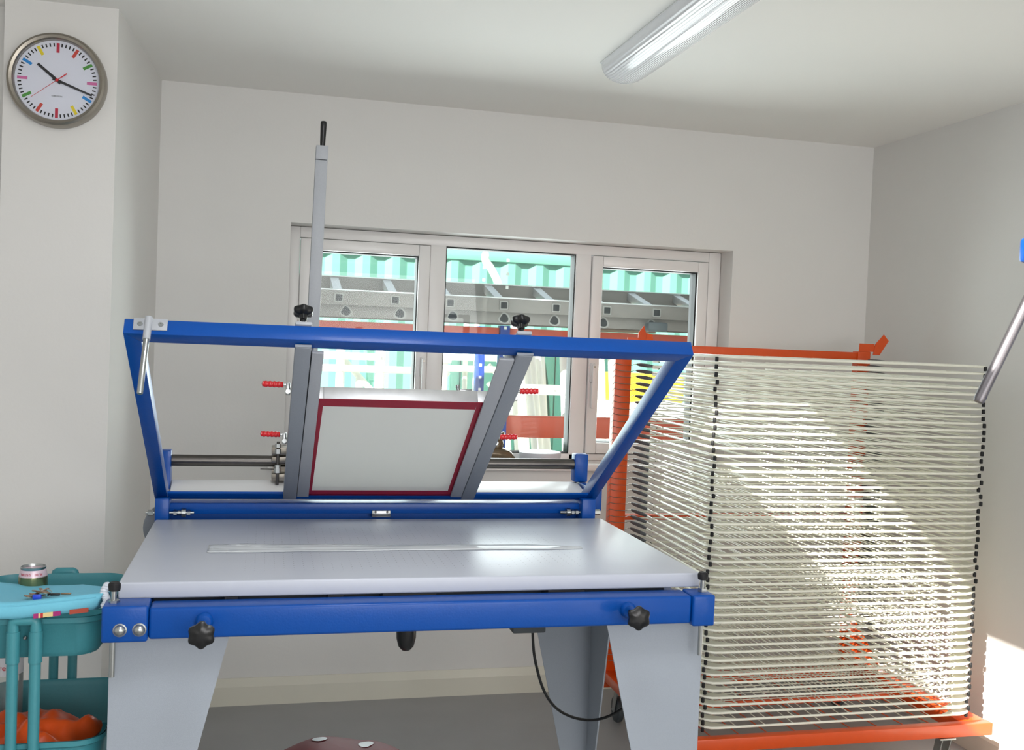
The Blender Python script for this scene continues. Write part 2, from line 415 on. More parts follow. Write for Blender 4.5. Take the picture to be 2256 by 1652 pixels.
for x, yk in ((-0.094, 1.900), (0.7565, 1.930)):
    b = MB(); b.lathe([(0.0165, 0), (0.0165, 0.006), (0.012, 0.012), (0.006, 0.013)], (x, 1.9845, 0.872), (0, -1, 0), 24); b.build('knob_boss', 'blue', TB)
    star_knob(TB, (x, yk, 0.872), (0, -1, 0), 0.0235, 0.018, 1.975-yk, 0.004)
# side and rear beams
for x0, x1 in ((-0.25, -0.20), (0.89, 0.94)):
    MB().box(x0, x1, 2.046, 2.80, 0.822, 0.866, 0.004).build('side_beam', 'blue', TB)
m = MB(); m.box(-0.232, 0.935, 2.775, 2.835, 0.938, 0.967, 0.003); m.box(-0.232, 0.935, 2.80, 2.835, 0.86, 0.938)
rb = m.build('rear_beam', 'blue', TB)
m = MB(); m.box(0.300, 0.352, 2.768, 2.7745, 0.930, 0.948, 0.002); p_ = m.build('latch_plate', 'steel', rb)
for x in (0.310, 0.342): m = MB(); m.lathe([(0.0035, 0), (0.003, 0.002)], (x, 2.768, 0.944), (0, -1, 0), 8); m.build('screw', 'darksteel', p_)
# folded tapered sheet legs
def leg(corner_x, sx, y, sy, wx, wy, ztop=0.836):
    zb, t = 0.03, 0.004
    nx, ny = 0.030, 0.030
    m = MB()
    m.prism([(corner_x, y, ztop), (corner_x+sx*wx, y, ztop), (corner_x+sx*nx, y, zb), (corner_x, y, zb)], (0, sy*t, 0))
    m.prism([(corner_x, y+sy*t, ztop), (corner_x, y+sy*wy, ztop), (corner_x, y+sy*ny, zb), (corner_x, y+sy*t, zb)], (sx*t, 0, 0))
    o = m.build('leg', 'leg', TB, smooth=False)
    f = MB(); f.lathe([(0.026, 0), (0.026, 0.008), (0.008, 0.016), (0.008, 0.032)], (corner_x+sx*0.018, y+sy*0.018, 0), (0, 0, 1), 16); f.build('levelling_foot', 'rubber', o)
leg(-0.270, 1, 2.046, 1, 0.224, 0.16)
leg(0.957, -1, 2.046, 1, 0.226, 0.16)
leg(-0.250, 1, 2.79, -1, 0.15, 0.20, 0.86)
leg(0.945, -1, 2.76, -1, 0.225, 0.20, 0.86)
# round grey side disc with bolt
m = MB(); m.lathe([(0.066, 0), (0.068, 0.002), (0.068, 0.008), (0.066, 0.010)], (-0.232, 2.858, 0.889), (0, -1, 0), 48)
dd = m.build('side_disc', 'grey', TB)
# hinge hardware along X
def hbolt(x0, x1, y, z, segs):
    m = MB(); m.tube([(x0, y, z), (x1, y, z)], 0.0042, 10)
    for (a, b, r, n) in segs: m.lathe([(r, 0), (r, b-a)], (a, y, z), (1, 0, 0), n)
    m.build('hinge_bolt', 'steel', TB)
hbolt(-0.285, -0.165, 2.762, 0.944, [(-0.279, -0.266, 0.0085, 6), (-0.216, -0.208, 0.0085, 6), (-0.206, -0.198, 0.0075, 14), (-0.196, -0.185, 0.0115, 20), (-0.183, -0.174, 0.008, 6)])
hbolt(0.835, 0.955, 2.762, 0.944, [(0.853, 0.864, 0.0115, 20), (0.868, 0.876, 0.0085, 6), (0.880, 0.888, 0.0085, 6), (0.938, 0.954, 0.0085, 6)])
for a, b in ((-0.262, -0.226), (0.895, 0.936)):
    MB().box(a, b, 2.745, 2.815, 0.90, 0.984, 0.004).build('hinge_plate', 'blue', TB)

# --- hinged lid frame. (x, s, n): s runs from the hinge up to the front bar, n is the top side
F0 = Vector((0, 2.82, 0.955)); ud = (Vector((0, 2.10, 1.41))-F0).normalized(); nd = Vector((0, -ud.z, 0)); nd = Vector((1, 0, 0)).cross(ud); nd = nd if nd.z > 0 else -nd
def FT(x, s, n): return Vector((x, 0, 0))+F0+ud*s+nd*n
def fbox(m, x0, x1, s0, s1, n0, n1, bev=0.003, xs=None, k=None):
    """box in lid space; xs=(x0,x1) at s1 lets it taper/skew"""
    a0, a1 = xs if xs else (x0, x1)
    return m.hexa([FT(x0, s0, n0), FT(x1, s0, n0), FT(a1, s1, n0), FT(a0, s1, n0), FT(x0, s0, n1), FT(x1, s0, n1), FT(a1, s1, n1), FT(a0, s1, n1)], bev, 2, k)
FXL, FXR0, FXR1 = -0.268, 0.949, 0.931
m = MB()
m.hexa([FT(FXL+0.032, 0.820, 0), FT(FXR1-0.032, 0.820, 0), FT(FXR1, 0.852, 0), FT(FXL, 0.852, 0), FT(FXL+0.032, 0.820, 0.034), FT(FXR1-0.032, 0.820, 0.034), FT(FXR1, 0.852, 0.034), FT(FXL, 0.852, 0.034)], 0.0015, 2)
m.hexa([FT(FXL+0.002, -0.004, 0), FT(FXL+0.034, 0.0, 0), FT(FXL+0.032, 0.820, 0), FT(FXL, 0.852, 0), FT(FXL+0.002, -0.004, 0.034), FT(FXL+0.034, 0.0, 0.034), FT(FXL+0.032, 0.820, 0.034), FT(FXL, 0.852, 0.034)], 0.0015, 2)
m.hexa([FT(FXR0-0.032, -0.008, 0), FT(FXR0, -0.008, 0), FT(FXR1, 0.852, 0), FT(FXR1-0.032, 0.820, 0), FT(FXR0-0.032, -0.008, 0.034), FT(FXR0, -0.008, 0.034), FT(FXR1, 0.852, 0.034), FT(FXR1-0.032, 0.820, 0.034)], 0.0015, 2)
fbox(m, FXL+0.035, FXR0-0.033, 0.037, 0.077, 0, 0.006, 0.001)
lid = m.build('lid_frame', 'blue', TB)
# clamp bars carried by the lid
def clamp_bar(xa, xb, xc, xd, ch, face):
    m = MB(); fbox(m, xa, xb, 0.060, 0.836, -0.010, -0.001, 0.0035, (xc, xd)); fbox(m, lerp(xa, xc, .03)+0.001, lerp(xb, xd, .03)-0.001, 0.085, 0.806, -0.0005, 0.028, 0.002, (xc+0.001, xd-0.001))
    o = m.build('clamp_bar', 'grey', TB)
    m = MB(); a, b, c_, d_ = ch; fbox(m, a, b, 0.074, 0.815, -0.0085, -0.002, 0.001, (c_, d_))
    if face > 0: fbox(m, a, a+0.004, 0.080, 0.805, -0.002, 0.045, 0.001, (c_, c_+0.004))
    else: fbox(m, b-0.004, b, 0.080, 0.805, -0.002, 0.045, 0.001, (d_-0.004, d_))
    e = m.build('screen_channel', 'lightgrey', o)
    m = MB(); fbox(m, xc+0.0, xd-0.0, 0.8365, 0.8375, -0.008, -0.002, 0.0); m.build('end_cap', 'grey', o)
    return o
cbl = clamp_bar(0.0610, 0.0966, 0.0612, 0.0940, (0.0972, 0.1275, 0.0965, 0.1205), 1)
cbr = clamp_bar(0.5450, 0.5830, 0.5270, 0.5636, (0.5135, 0.5440, 0.4930, 0.5260), -1)
for x in (0.0772, 0.5440):
    b = MB(); fbox(b, x-0.017, x+0.017, 0.814, 0.856, 0.0345, 0.043, 0.003)
    b.lathe([(0.012, 0), (0.007, 0.006), (0.005, 0.007)], FT(x, 0.834, 0.043), nd, 20)
    w_ = b.build('clamp_washer', 'lightgrey', TB)
    star_knob(TB, FT(x, 0.834, 0.070), nd, 0.0205, 0.020, 0.020, 0.0045, 'clamp_knob')
# toggle clamps on the bars
def toggle(x_in, direction, s, bar):
    d = direction
    m = MB(); c0 = FT(x_in, s, 0.034)
    # bracket
    m.box(min(x_in, x_in+d*0.010), max(x_in, x_in+d*0.010), c0.y-0.010, c0.y+0.010, c0.z-0.022, c0.z+0.006, 0.002)
    m.lathe([(0.0055, 0), (0.0055, 0.004)], (x_in+d*0.005, c0.y-0.011, c0.z-0.013), (0, -1, 0), 12)
    m.box(min(x_in, x_in+d*0.020), max(x_in, x_in+d*0.020), c0.y-0.004, c0.y+0.004, c0.z-0.003, c0.z+0.004, 0.0015)
    o = m.build('toggle_clamp', 'steel', bar)
    prof = [(0.002, 0)]; n = 24
    m = MB(); ring = []
    L_ = 0.047
    for i in range(n+1):
        t = i/n; r = 0.0068+0.0007*math.cos(t*2*PI*5)
        if t > 0.93: r *= math.sqrt(max(0.03, 1-((t-0.93)/0.07)**2))
        if t < 0.04: r *= 0.85
        prof.append((r, t*L_))
    m.lathe(prof[1:], (x_in+d*0.016, c0.y, c0.z+0.001), (d, 0, 0.02), 16)
    m.build('red_grip', 'redgrip', bar)
for s in (0.604, 0.356):
    toggle(0.0600, -1, s, cbl)
for s, x in ((0.604, 0.5755), (0.362, 0.5790)):
    toggle(x, 1, s, cbr)
# lift handle on the front bar
b = MB(); fbox(b, -0.2505, -0.1865, 0.8525, 0.8555, 0.008, 0.0345, 0.001); pl = b.build('handle_plate', 'lightgrey', TB)
for x in (-0.238, -0.199):
    b = MB(); b.lathe([(0.0052, 0), (0.0045, 0.0018), (0.002, 0.0018), (0.0015, 0.0008)], FT(x, 0.8555, 0.021), ud, 16); b.build('screw', 'steel', pl)
hp0 = Vector((-0.2172, 2.065, 1.4425)); hp1 = Vector((-0.2210, 1.985, 1.2995))
b = MB(); b.tube([hp0, lerp(hp0, hp1, 0.30)], 0.0072, 16); b.build('handle_socket', 'lightgrey', pl)
b = MB(); b.tube([lerp(hp0, hp1, 0.29), lerp(hp0, hp1, 0.99), hp1], [0.0056, 0.0056, 0.0045], 16); b.build('handle_rod', 'steel', pl)
# rear tray, uprights and guide shaft
m = MB(); m.hexa([(-0.234, 2.850, 0.974), (0.940, 2.850, 0.974), (0.945, 2.965, 0.992), (-0.238, 2.965, 0.992), (-0.234, 2.850, 0.984), (0.940, 2.850, 0.984), (0.945, 2.965, 1.003), (-0.238, 2.965, 1.003)], 0.002)
m.build('rear_tray', 'plate', TB)
m = MB()
m.hexa([(-0.262, 2.90, 0.94), (-0.239, 2.90, 0.94), (-0.239, 2.965, 0.94), (-0.262, 2.965, 0.94), (-0.268, 2.93, 1.088), (-0.240, 2.93, 1.088), (-0.240, 2.97, 1.088), (-0.268, 2.97, 1.088)], 0.003)
m.box(-0.262, -0.240, 2.80, 2.93, 0.94, 0.985, 0.002)
m.build('shaft_upright', 'blue', TB)
m = MB()
m.box(0.932, 0.974, 2.945, 2.985, 1.004, 1.090, 0.004); m.box(0.947, 0.972, 2.80, 2.985, 0.94, 1.0035, 0.002)
m.build('shaft_upright', 'blue', TB)
b = MB(); b.lathe([(0.005, 0), (0.005, 0.005)], (0.974, 2.965, 1.058), (1, 0, 0), 6); b.build('shaft_bolt', 'steel', TB)
b = MB(); b.tube([(-0.2395, 2.955, 1.058), (0.9315, 2.965, 1.057)], 0.0160, 28); sh = b.build('guide_shaft', 'darksteel', TB)
# squeegee carriage and arm
m = MB()
m.box(0.030, 0.105, 2.925, 2.985, 1.079, 1.101, 0.001); m.box(0.0305, 0.105, 2.922, 2.985, 1.058, 1.0745, 0.001)
m.box(0.0315, 0.105, 2.925, 2.985, 1.006, 1.026, 0.001); m.box(0.034, 0.10, 2.975, 2.990, 1.006, 1.101)
cr = m.build('carriage_block', 'brushed', TB)
for z0, z1, r in ((1.101, 1.112, 0.0085), (1.084, 1.097, 0.0090), (1.030, 1.043, 0.0100), (1.043, 1.052, 0.0080)):
    b = MB(); b.lathe([(r, 0), (r, z1-z0)], (0.047, 2.917, z0), (0, 0, 1), 6); b.build('carriage_nut', 'steel', cr)
b = MB(); b.tube([(0.047, 2.917, 0.996), (0.047, 2.917, 1.118)], 0.0045, 10); b.tube([(0.0, 2.95, 1.036), (0.04, 2.95, 1.035)], 0.0014, 6); b.build('carriage_rod', 'darksteel', cr)
m = MB()
def qbar(m, p0, p1, w, bev=0.002):
    p0, p1 = Vector(p0), Vector(p1); h = w/2
    m.hexa([p0+Vector((-h, -h, 0)), p0+Vector((h, -h, 0)), p0+Vector((h, h, 0)), p0+Vector((-h, h, 0)), p1+Vector((-h, -h, 0)), p1+Vector((h, -h, 0)), p1+Vector((h, h, 0)), p1+Vector((-h, h, 0))], bev)
qbar(m, (0.128, 3.0, 1.02), (0.1440, 3.0, 1.925), 0.0340); qbar(m, (0.1441, 3.0, 1.9265), (0.1450, 3.0, 1.967), 0.0345)
arm = m.build('squeegee_arm', 'lightgrey', TB)
b = MB(); b.lathe([(0.0070, 0), (0.0075, 0.01), (0.0088, 0.055), (0.0090, 0.066), (0.0075, 0.0715), (0.003, 0.073)], (0.1460, 3.0, 1.967), (0.02, 0, 1), 16); b.build('hand_grip', 'black', arm)
m = MB(); m.box(0.100, 0.145, 2.985, 3.02, 1.02, 1.10, 0.002); m.build('arm_bracket', 'grey', arm)
# under table: pedal grip, switch box, cable
b = MB(); b.lathe([(0.022, 0), (0.0225, 0.04), (0.0215, 0.07), (0.017, 0.088), (0.009, 0.097), (0.002, 0.099)], (0.322, 2.2, 0.833), (0.02, 0.0, -1), 24); b.build('release_lever', 'black', TB)
m = MB(); m.box(0.607, 0.690, 2.36, 2.44, 0.716, 0.867, 0.004); m.build('switch_box', 'darkgrey', TB)
m = MB(); cp = [(0.667, 2.4, 0.74), (0.668, 2.4, 0.70), (0.676, 2.4, 0.64), (0.700, 2.4, 0.565), (0.735, 2.4, 0.515), (0.785, 2.4, 0.487), (0.840, 2.4, 0.479), (0.89, 2.4, 0.492), (0.93, 2.4, 0.520), (0.950, 2.42, 0.54)]
def spline(pts, n=6):
    P = [Vector(p) for p in pts]; out = []
    for i in range(len(P)-1):
        a, b_, c_, d = P[max(i-1, 0)], P[i], P[i+1], P[min(i+2, len(P)-1)]
        for k in range(n):
            t = k/n; out.append(0.5*((2*b_)+(-a+c_)*t+(2*a-5*b_+4*c_-d)*t*t+(-a+3*b_-3*c_+d)*t**3))
    return out+[P[-1]]
m.tube(spline(cp), 0.0036, 8); m.build('power_cable', 'black', TB)
for x0, x1 in ((-0.06, -0.035), (0.14, 0.17), (0.25, 0.36), (0.60, 0.68)):
    MB().box(x0, x1, 2.046, 2.12, 0.868, 0.9012).build('top_support', 'rubber', TB)

# ------------------------------------------------------------------ screen held in the channels
SCN = thing('printing_screen', FT(0.315, 0.06, 0.0), 'aluminium printing screen with dark red glued border, held in the raised lid', 'screen')
def srect(m, n0, n1, inset_out, wdt, k=None, bev=0.0):
    # outer quad follows the slightly skewed clamp
    def X(s, side): return (lerp(0.1005, 0.0995, s) if side == 0 else lerp(0.5385, 0.5215, s))
    s0, s1 = 0.064+inset_out, 0.606-inset_out
    def t(s): return (s-0.064)/0.542
    def q(xa, xb, sa, sb, xa2, xb2): fbox(m, xa, xb, sa, sb, n0, n1, bev, (xa2, xb2), k)
    L0, L1 = X(t(s0), 0)+inset_out, X(t(s1), 0)+inset_out; R0, R1 = X(t(s0), 1)-inset_out, X(t(s1), 1)-inset_out
    q(L0, L0+wdt, s0, s1, L1, L1+wdt); q(R0-wdt, R0, s0, s1, R1-wdt, R1)
    q(L0+wdt, R0-wdt, s0, s0+wdt, L0+wdt, R0-wdt); q(L1+wdt, R1-wdt, s1-wdt, s1, L1+wdt, R1-wdt)
m = MB(); srect(m, 0.0012, 0.0320, 0.0, 0.034, bev=0.001); m.build('screen_frame', 'alu', SCN)
m = MB(); srect(m, 0.0, 0.0011, 0.0, 0.0345); g_ = m.build('glued_border', 'redglue', SCN); tag(g_, 'dark red glued border')
m = MB(); fbox(m, 0.130, 0.5060, 0.090, 0.580, 0.0003, 0.0008, 0.0, (0.130, 0.4935)); g_ = m.build('stretched_mesh', 'screen', SCN); tag(g_, 'milky white stretched mesh')
m = MB(); fbox(m, 0.447, 0.477, 0.585, 0.604, 0.0325, 0.037, 0.001); m.lathe([(0.004, 0), (0.004, 0.008), (0.0055, 0.010), (0.0055, 0.015)], FT(0.444, 0.600, 0.0325), nd, 10)
m.build('screen_clip', 'steel', SCN)

# ------------------------------------------------------------------ clear film strip on the table
def strip():
    m = MB()
    def f(u, v):
        x = lerp(-0.108, 0.757, u); wob = 0.004*math.sin(u*9)+0.003*math.sin(u*23)
        w0 = lerp(0.085, 0.050, u)*(1-0.5*max(0, u-0.85)/0.15)
        y = 2.305+v*w0+wob*(v*2-1)*0.6
        z = TZ1+0.0012+0.0022*max(0, math.sin(u*31+v*5))*max(0, math.sin(u*5.5+1.2))*(0.3+0.7*v)+0.002*abs(math.sin(v*PI))
        return (x, y, z)
    m.grid(f, 90, 8)
    o = m.build('plastic_film_strip', 'clearplastic', loc=(0.32, 2.34, TZ1), solid=0.0004)
    tag(o, 'crumpled strip of clear plastic film lying across the grey table top', 'plastic film')
strip()

# ------------------------------------------------------------------ drying rack
RK = thing('screen_drying_rack', (1.82, 3.25, 0), 'tall orange drying rack with fifty cream wire shelves by the right wall', 'drying rack')
RX0, RX1, RYF, RYB = 1.368, 2.350, 2.900, 3.565
m = MB()
m.box(1.282, 1.345, 3.598, 3.640, 0.13, 1.442, 0.003)
lp = m.build('post', 'orange', RK)
m = MB(); m.box(2.300, 2.356, 3.598, 3.640, 0.13, 1.442, 0.003); m.build('post', 'orange', RK)
m = MB(); m.box(1.345, 2.300, 3.604, 3.634, 1.398, 1.438, 0.002); m.build('top_rail', 'orange', RK)
m = MB(); m.box(1.345, 2.300, 3.606, 3.630, 0.768, 0.790, 0.002); m.build('middle_rail', 'orange', RK)
def ypr(m, poly, y, t): m.prism([(x, y, z) for x, z in poly], (0, t, 0))
m = MB(); ypr(m, [(1.330, 1.442), (1.372, 1.442), (1.372, 1.460), (1.330, 1.460)], 3.612, 0.003)
m.prism([(1.372, 3.612, 1.440), (1.372, 3.612, 1.478), (1.389, 3.600, 1.506), (1.400, 3.594, 1.462), (1.397, 3.594, 1.440)], (0.0, 0.003, 0.0))
m.prism([(1.397, 3.594, 1.440), (1.397, 3.594, 1.478), (1.424, 3.60, 1.474), (1.428, 3.60, 1.455), (1.418, 3.60, 1.440)], (0.0, 0.003, 0)); m.build('stacking_hook', 'orange', RK, smooth=False)
m = MB(); ypr(m, [(2.304, 1.442), (2.378, 1.442), (2.372, 1.474), (2.306, 1.474)], 3.600, 0.003)
ypr(m, [(2.366, 1.430), (2.395, 1.430), (2.434, 1.488), (2.411, 1.513), (2.375, 1.474)], 3.597, 0.003); m.build('stacking_hook', 'orange', RK, smooth=False)
# base
m = MB()
m.box(1.285, 2.420, 2.880, 2.915, 0.166, 0.208, 0.003); m.box(1.285, 2.420, 3.60, 3.64, 0.13, 0.165, 0.003)
m.box(1.285, 1.345, 2.915, 3.60, 0.160, 0.196, 0.003); m.box(2.318, 2.418, 2.915, 3.60, 0.160, 0.206, 0.003)
m.box(1.345, 2.318, 3.25, 3.275, 0.165, 0.185, 0.002)
base = m.build('base_frame', 'orange', RK)
m = MB(); m.prism([(1.348, 3.30, 0.196), (1.348, 3.598, 0.196), (1.348, 3.598, 0.42)], (0.004, 0, 0)); m.build('gusset', 'orange', RK, smooth=False); m = MB(); m.prism([(2.304, 3.30, 0.206), (2.304, 3.598, 0.206), (2.304, 3.598, 0.42)], (0.004, 0, 0)); m.build('gusset', 'orange', RK, smooth=False)
m = MB()
for k in range(10): m.tube([(1.42+0.1*k, 2.913, 0.195), (1.42+0.1*k, 3.60, 0.162)], 0.0022, 6)
m.build('base_grid', 'orange', RK)
for i, (x, y) in enumerate(((2.245, 2.895), (1.37, 2.895), (1.345, 3.56), (2.30, 3.60))):
    zt = 0.166 if y < 3 else 0.160
    m = MB(); m.box(x-0.03, x+0.03, y-0.02, y+0.03, zt-0.006, zt-0.0005, 0.001); m.prism([(x-0.018, y-0.014, zt-0.006), (x-0.018, y+0.02, zt-0.006), (x-0.018, y+0.045, 0.045), (x-0.018, y+0.02, 0.035)], (0.003, 0, 0)); m.prism([(x+0.015, y-0.014, zt-0.006), (x+0.015, y+0.02, zt-0.006), (x+0.015, y+0.045, 0.045), (x+0.015, y+0.02, 0.035)], (0.003, 0, 0))
    m.tube([(x-0.022, y+0.033, 0.049), (x+0.022, y+0.033, 0.049)], 0.005, 8)
    cst = m.build('caster', 'steel', base, smooth=False)
    m = MB(); m.lathe([(0.034, 0), (0.046, 0.003), (0.0485, 0.008), (0.0485, 0.018), (0.046, 0.023), (0.034, 0.026)], (x-0.013, y+0.033, 0.0485), (1, 0, 0), 32)
    w_ = m.build('caster', 'darkgrey', base); w_.name = 'caster_wheel'
# one shelf, then copies
def shelf_mesh():
    m = MB(); z = 0.0
    r = 0.0041
    m.tube([(RX0+0.012, RYB-0.10, z), (RX0, RYF+0.04, z), (RX0+0.006, RYF+0.018, z), (RX0+0.03, RYF+0.002, z), (RX0+0.06, RYF, z), (RX1-0.05, RYF, z), (RX1-0.006, RYF+0.02, z), (RX1, RYF+0.07, z), (RX1-0.012, RYB, z)], r, 8)
    m.tube([(RX0+0.012, RYB, z), (RX1-0.012, RYB, z)], 0.0030, 6)
    m.tube([(RX0+0.012, RYB-0.10, z), (RX0+0.012, RYB, z)], 0.0030, 6)
    for y in (3.12, 3.34): m.tube([(RX0+0.002, y, z+0.003), (RX1-0.005, y, z+0.003)], 0.0020, 6)
    for k in range(9): m.tube([(1.48+0.1*k, RYF-0.002, z+0.0035), (1.48+0.1*k, RYB, z+0.0035)], 0.0018, 6)
    for s, x in ((1, RX0), (-1, RX1)):
        m.prism([(x-s*0.001, RYF+0.075, z-0.0015), (x+s*0.002, RYF+0.030, z-0.0015), (x+s*0.02, RYF+0.006, z-0.0015), (x+s*0.05, RYF-0.004, z-0.0015), (x+s*0.125, RYF+0.001, z-0.0015), (x+s*0.06, RYF+0.035, z-0.0015)], (0, 0, 0.0036))
    return m
def cap_mesh(x): 
    m = MB(); m.lathe([(0.0046, 0), (0.0056, -0.003), (0.0056, -0.0135), (0.0045, -0.0150)], (x, RYF+0.012, 0.0), (0, 0, 1), 10); return m
def spring_mesh(mir=False):
    m = MB()
    if mir:
        m.tube([(2.338, 3.585, 0.004), (2.334, 3.56, 0.003), (2.330, 3.52, 0.002), (2.336, 3.475, 0.001), (2.337, 3.462, 0)], [0.004, 0.0068, 0.0072, 0.0055, 0.003], 10, k='sleeve')
        m.tube([(2.364, 3.604, -0.004), (2.362, 3.590, 0.006), (2.340, 3.588, 0.001), (2.300, 3.588, 0.0), (2.292, 3.588, 0.005)], 0.0013, 6, k='brushed')
        return m
    m.tube([(1.362, 3.585, 0.004), (1.366, 3.56, 0.003), (1.372, 3.52, 0.002), (1.378, 3.475, 0.001), (1.382, 3.462, 0)], [0.004, 0.0068, 0.0072, 0.0055, 0.003], 10, k='sleeve')
    m.tube([(1.274, 3.604, -0.004), (1.276, 3.590, 0.006), (1.300, 3.588, 0.001), (1.342, 3.588, 0.0), (1.352, 3.588, 0.005), (1.365, 3.575, 0.004)], 0.0013, 6, k='brushed')
    m.tube([(1.381, 3.470, 0.001), (1.386, 3.440, 0.003), (1.390, 3.428, -0.003), (1.385, 3.424, -0.008)], 0.0014, 6, k='black')
    m.tube([(1.376, 3.460, -0.006), (1.384, 3.428, -0.0065)], 0.0034, 8, k='wire')
    return m
Z0, Z1 = 0.236, 1.404
protos = None
for i in range(50):
    z = lerp(Z1, Z0, i/49)
    if protos is None:
        RKl = RK.location
        sh_ = shelf_mesh().build('shelf', 'wire', loc=(0, 0, 0)); sh_.parent = RK
        cL = cap_mesh(RX0+0.005).build('rubber_foot', 'rubber', loc=(0, 0, 0)); cL.parent = sh_
        cR = cap_mesh(RX1-0.004).build('rubber_foot', 'rubber', loc=(0, 0, 0)); cR.parent = sh_
        sp_ = spring_mesh().build('return_spring', None, loc=(0, 0, 0)); sp_.parent = sh_
        sq_ = spring_mesh(True).build('return_spring', None, loc=(0, 0, 0)); sq_.parent = sh_
        protos = (sh_, cL, cR, sp_, sq_)
        cur = protos
    else:
        cur = []
        for p in protos:
            o = p.copy(); COL.objects.link(o); cur.append(o)
        cur[0].parent = RK
        for o in cur[1:]: o.parent = cur[0]
    dz = random.uniform(-0.0012, 0.0012); dx = random.uniform(-0.006, 0.006)
    cur[0].location = (-RK.location.x+lerp(0, 0.004, i/49), -RK.location.y, z+dz)
    cur[0].rotation_euler = (0, 0, 0)
    cur[1].location = (dx, random.uniform(-0.003, 0.003), 0)
    cur[2].location = (random.uniform(-0.006, 0.006)-0.010*i/49, random.uniform(-0.003, 0.003), 0)
    cur[3].location = (0, 0, 0); cur[4].location = (0, 0, 0)

# ------------------------------------------------------------------ ceiling light
m = MB(); rings = []
LX, LW, LH = 1.098, 0.078, 0.062
def lring(y, s): return [(LX+LW*s*math.cos(PI*k/20), y, ZC-0.006-LH*s*math.sin(PI*k/20)**0.85) for k in range(21)]
ys = [(3.150, 0.72), (3.144, 0.86), (3.132, 0.94), (3.11, 0.98), (3.07, 1.0)]
for y, s in ys: rings.append(lring(y, s))
for y, s in reversed(ys): rings.append(lring(1.72+(3.15-y), s))
LT = thing('ceiling_light', (LX, 2.4, ZC), 'long ribbed fluorescent light fitting mounted on the ceiling', 'ceiling light')
m.ring_loft(rings, cap=True); m.build('diffuser', 'diffuser', LT)
MB().box(LX-LW*0.98, LX+LW*0.98, 1.735, 3.14, ZC-0.0058, ZC-0.0002, 0.001).build('backplate', 'white', LT)

# ------------------------------------------------------------------ clock
CX, CZ, CR = -0.5895, 2.110, 0.131
CK = thing('wall_clock', (CX, CLY, CZ), 'round nickel-rimmed wall clock with coloured hour marks', 'clock')
m = MB(); m.lathe([(0.122, 0.0005), (CR, 0.004), (CR+0.0005, 0.030), (CR-0.003, 0.042), (CR-0.009, 0.046), (CR-0.016, 0.043), (CR-0.019, 0.034), (CR-0.0195, 0.022), (0.02, 0.022)], (CX, CLY, CZ), (0, -1, 0), 96)
m.build('rim', 'brushed', CK)
DY = CLY-0.0235
m = MB(); m.lathe([(CR-0.0197, 0), (CR-0.0197, 0.001)], (CX, DY+0.0008, CZ), (0, -1, 0), 96); dial = m.build('dial', 'dial', CK)
def radial(m, ang, r0, r1, w, y, th=0.0006, k=None):
    a = math.radians(ang); d = Vector((math.sin(a), 0, math.cos(a))); t = Vector((d.z, 0, -d.x)); o = Vector((CX, y, CZ))
    m.prism([o+d*r0-t*w/2, o+d*r0+t*w/2, o+d*r1+t*w/2, o+d*r1-t*w/2], (0, -th, 0), k=k)
hc = ['crimson', 'tomato', 'green', 'cpink', 'cblue', 'cyellow', 'crimson', 'tomato', 'green', 'cpink', 'cblue', 'cyellow']
for h in range(12):
    m = MB(); radial(m, h*30, 0.078, 0.1045, 0.0082, DY-0.0003); m.build('hour_mark', hc[h], CK)
m = MB()
for k in range(60):
    if k % 5: radial(m, k*6, 0.0945, 0.1040, 0.0036, DY-0.0003)
m.build('minute_marks', 'clockblack', CK)
def hand(name, ang, r0, r1, w0, w1, y, k):
    a = math.radians(ang); d = Vector((math.sin(a), 0, math.cos(a))); t = Vector((d.z, 0, -d.x)); o = Vector((CX, y, CZ))
    m = MB(); m.prism([o+d*r0-t*w0/2, o+d*r0+t*w0/2, o+d*r1+t*w1/2, o+d*r1-t*w1/2], (0, -0.001, 0)); m.build(name, k, CK)
hand('hour_hand', 309, -0.012, 0.066, 0.0085, 0.0070, DY-0.003, 'clockblack')
hand('minute_hand', 110.5, -0.012, 0.099, 0.0075, 0.0050, DY-0.0045, 'clockblack')
hand('second_hand', 231.5, 0.0, 0.085, 0.0012, 0.0008, DY-0.006, 'secred')
hand('second_hand_tail', 51.5, 0.0, 0.033, 0.0018, 0.0030, DY-0.006, 'secred')
m = MB(); m.lathe([(0.0042, 0), (0.0042, 0.003), (0.003, 0.004)], (CX, DY-0.0055, CZ), (0, -1, 0), 20); m.build('hand_pin', 'secred', CK)
m = MB(); m.lathe([(CR-0.0192, 0), (CR-0.0192, 0.0008)], (CX, CLY-0.035, CZ), (0, -1, 0), 64); m.build('glass', 'clockglass', CK)
def text_obj(txt, size, name, mk, parent, loc, bend=None, sx=1.0):
    cu = bpy.data.curves.new(name, 'FONT'); cu.body = txt; cu.size = size; cu.align_x = 'CENTER'; cu.align_y = 'CENTER'; cu.extrude = 0.0002
    o = bpy.data.objects.new(name, cu); COL.objects.link(o)
    dg = bpy.context.evaluated_depsgraph_get(); me = bpy.data.meshes.new_from_object(o.evaluated_get(dg))
    bpy.data.objects.remove(o)
    for v in me.vertices:
        x, y, z = v.co; x *= sx
        if bend:
            cx, cy, R_, a0 = bend; a = a0+x/R_
            v.co = (cx+(R_+z)*math.sin(a), cy-(R_+z)*math.cos(a), y)
        else: v.co = (x, -z, y)
    me.materials.clear(); me.materials.append(M[mk])
    q = bpy.data.objects.new(name, me); COL.objects.link(q)
    off = Vector((0, 0, 0)); pp = parent
    while pp is not None: off += pp.location; pp = pp.parent
    q.parent = parent; q.location = Vector(loc)-off
    return q
text_obj('KARLSSON', 0.0058, 'maker_name', 'clockblack', CK, (CX, DY-0.0005, CZ-0.044))

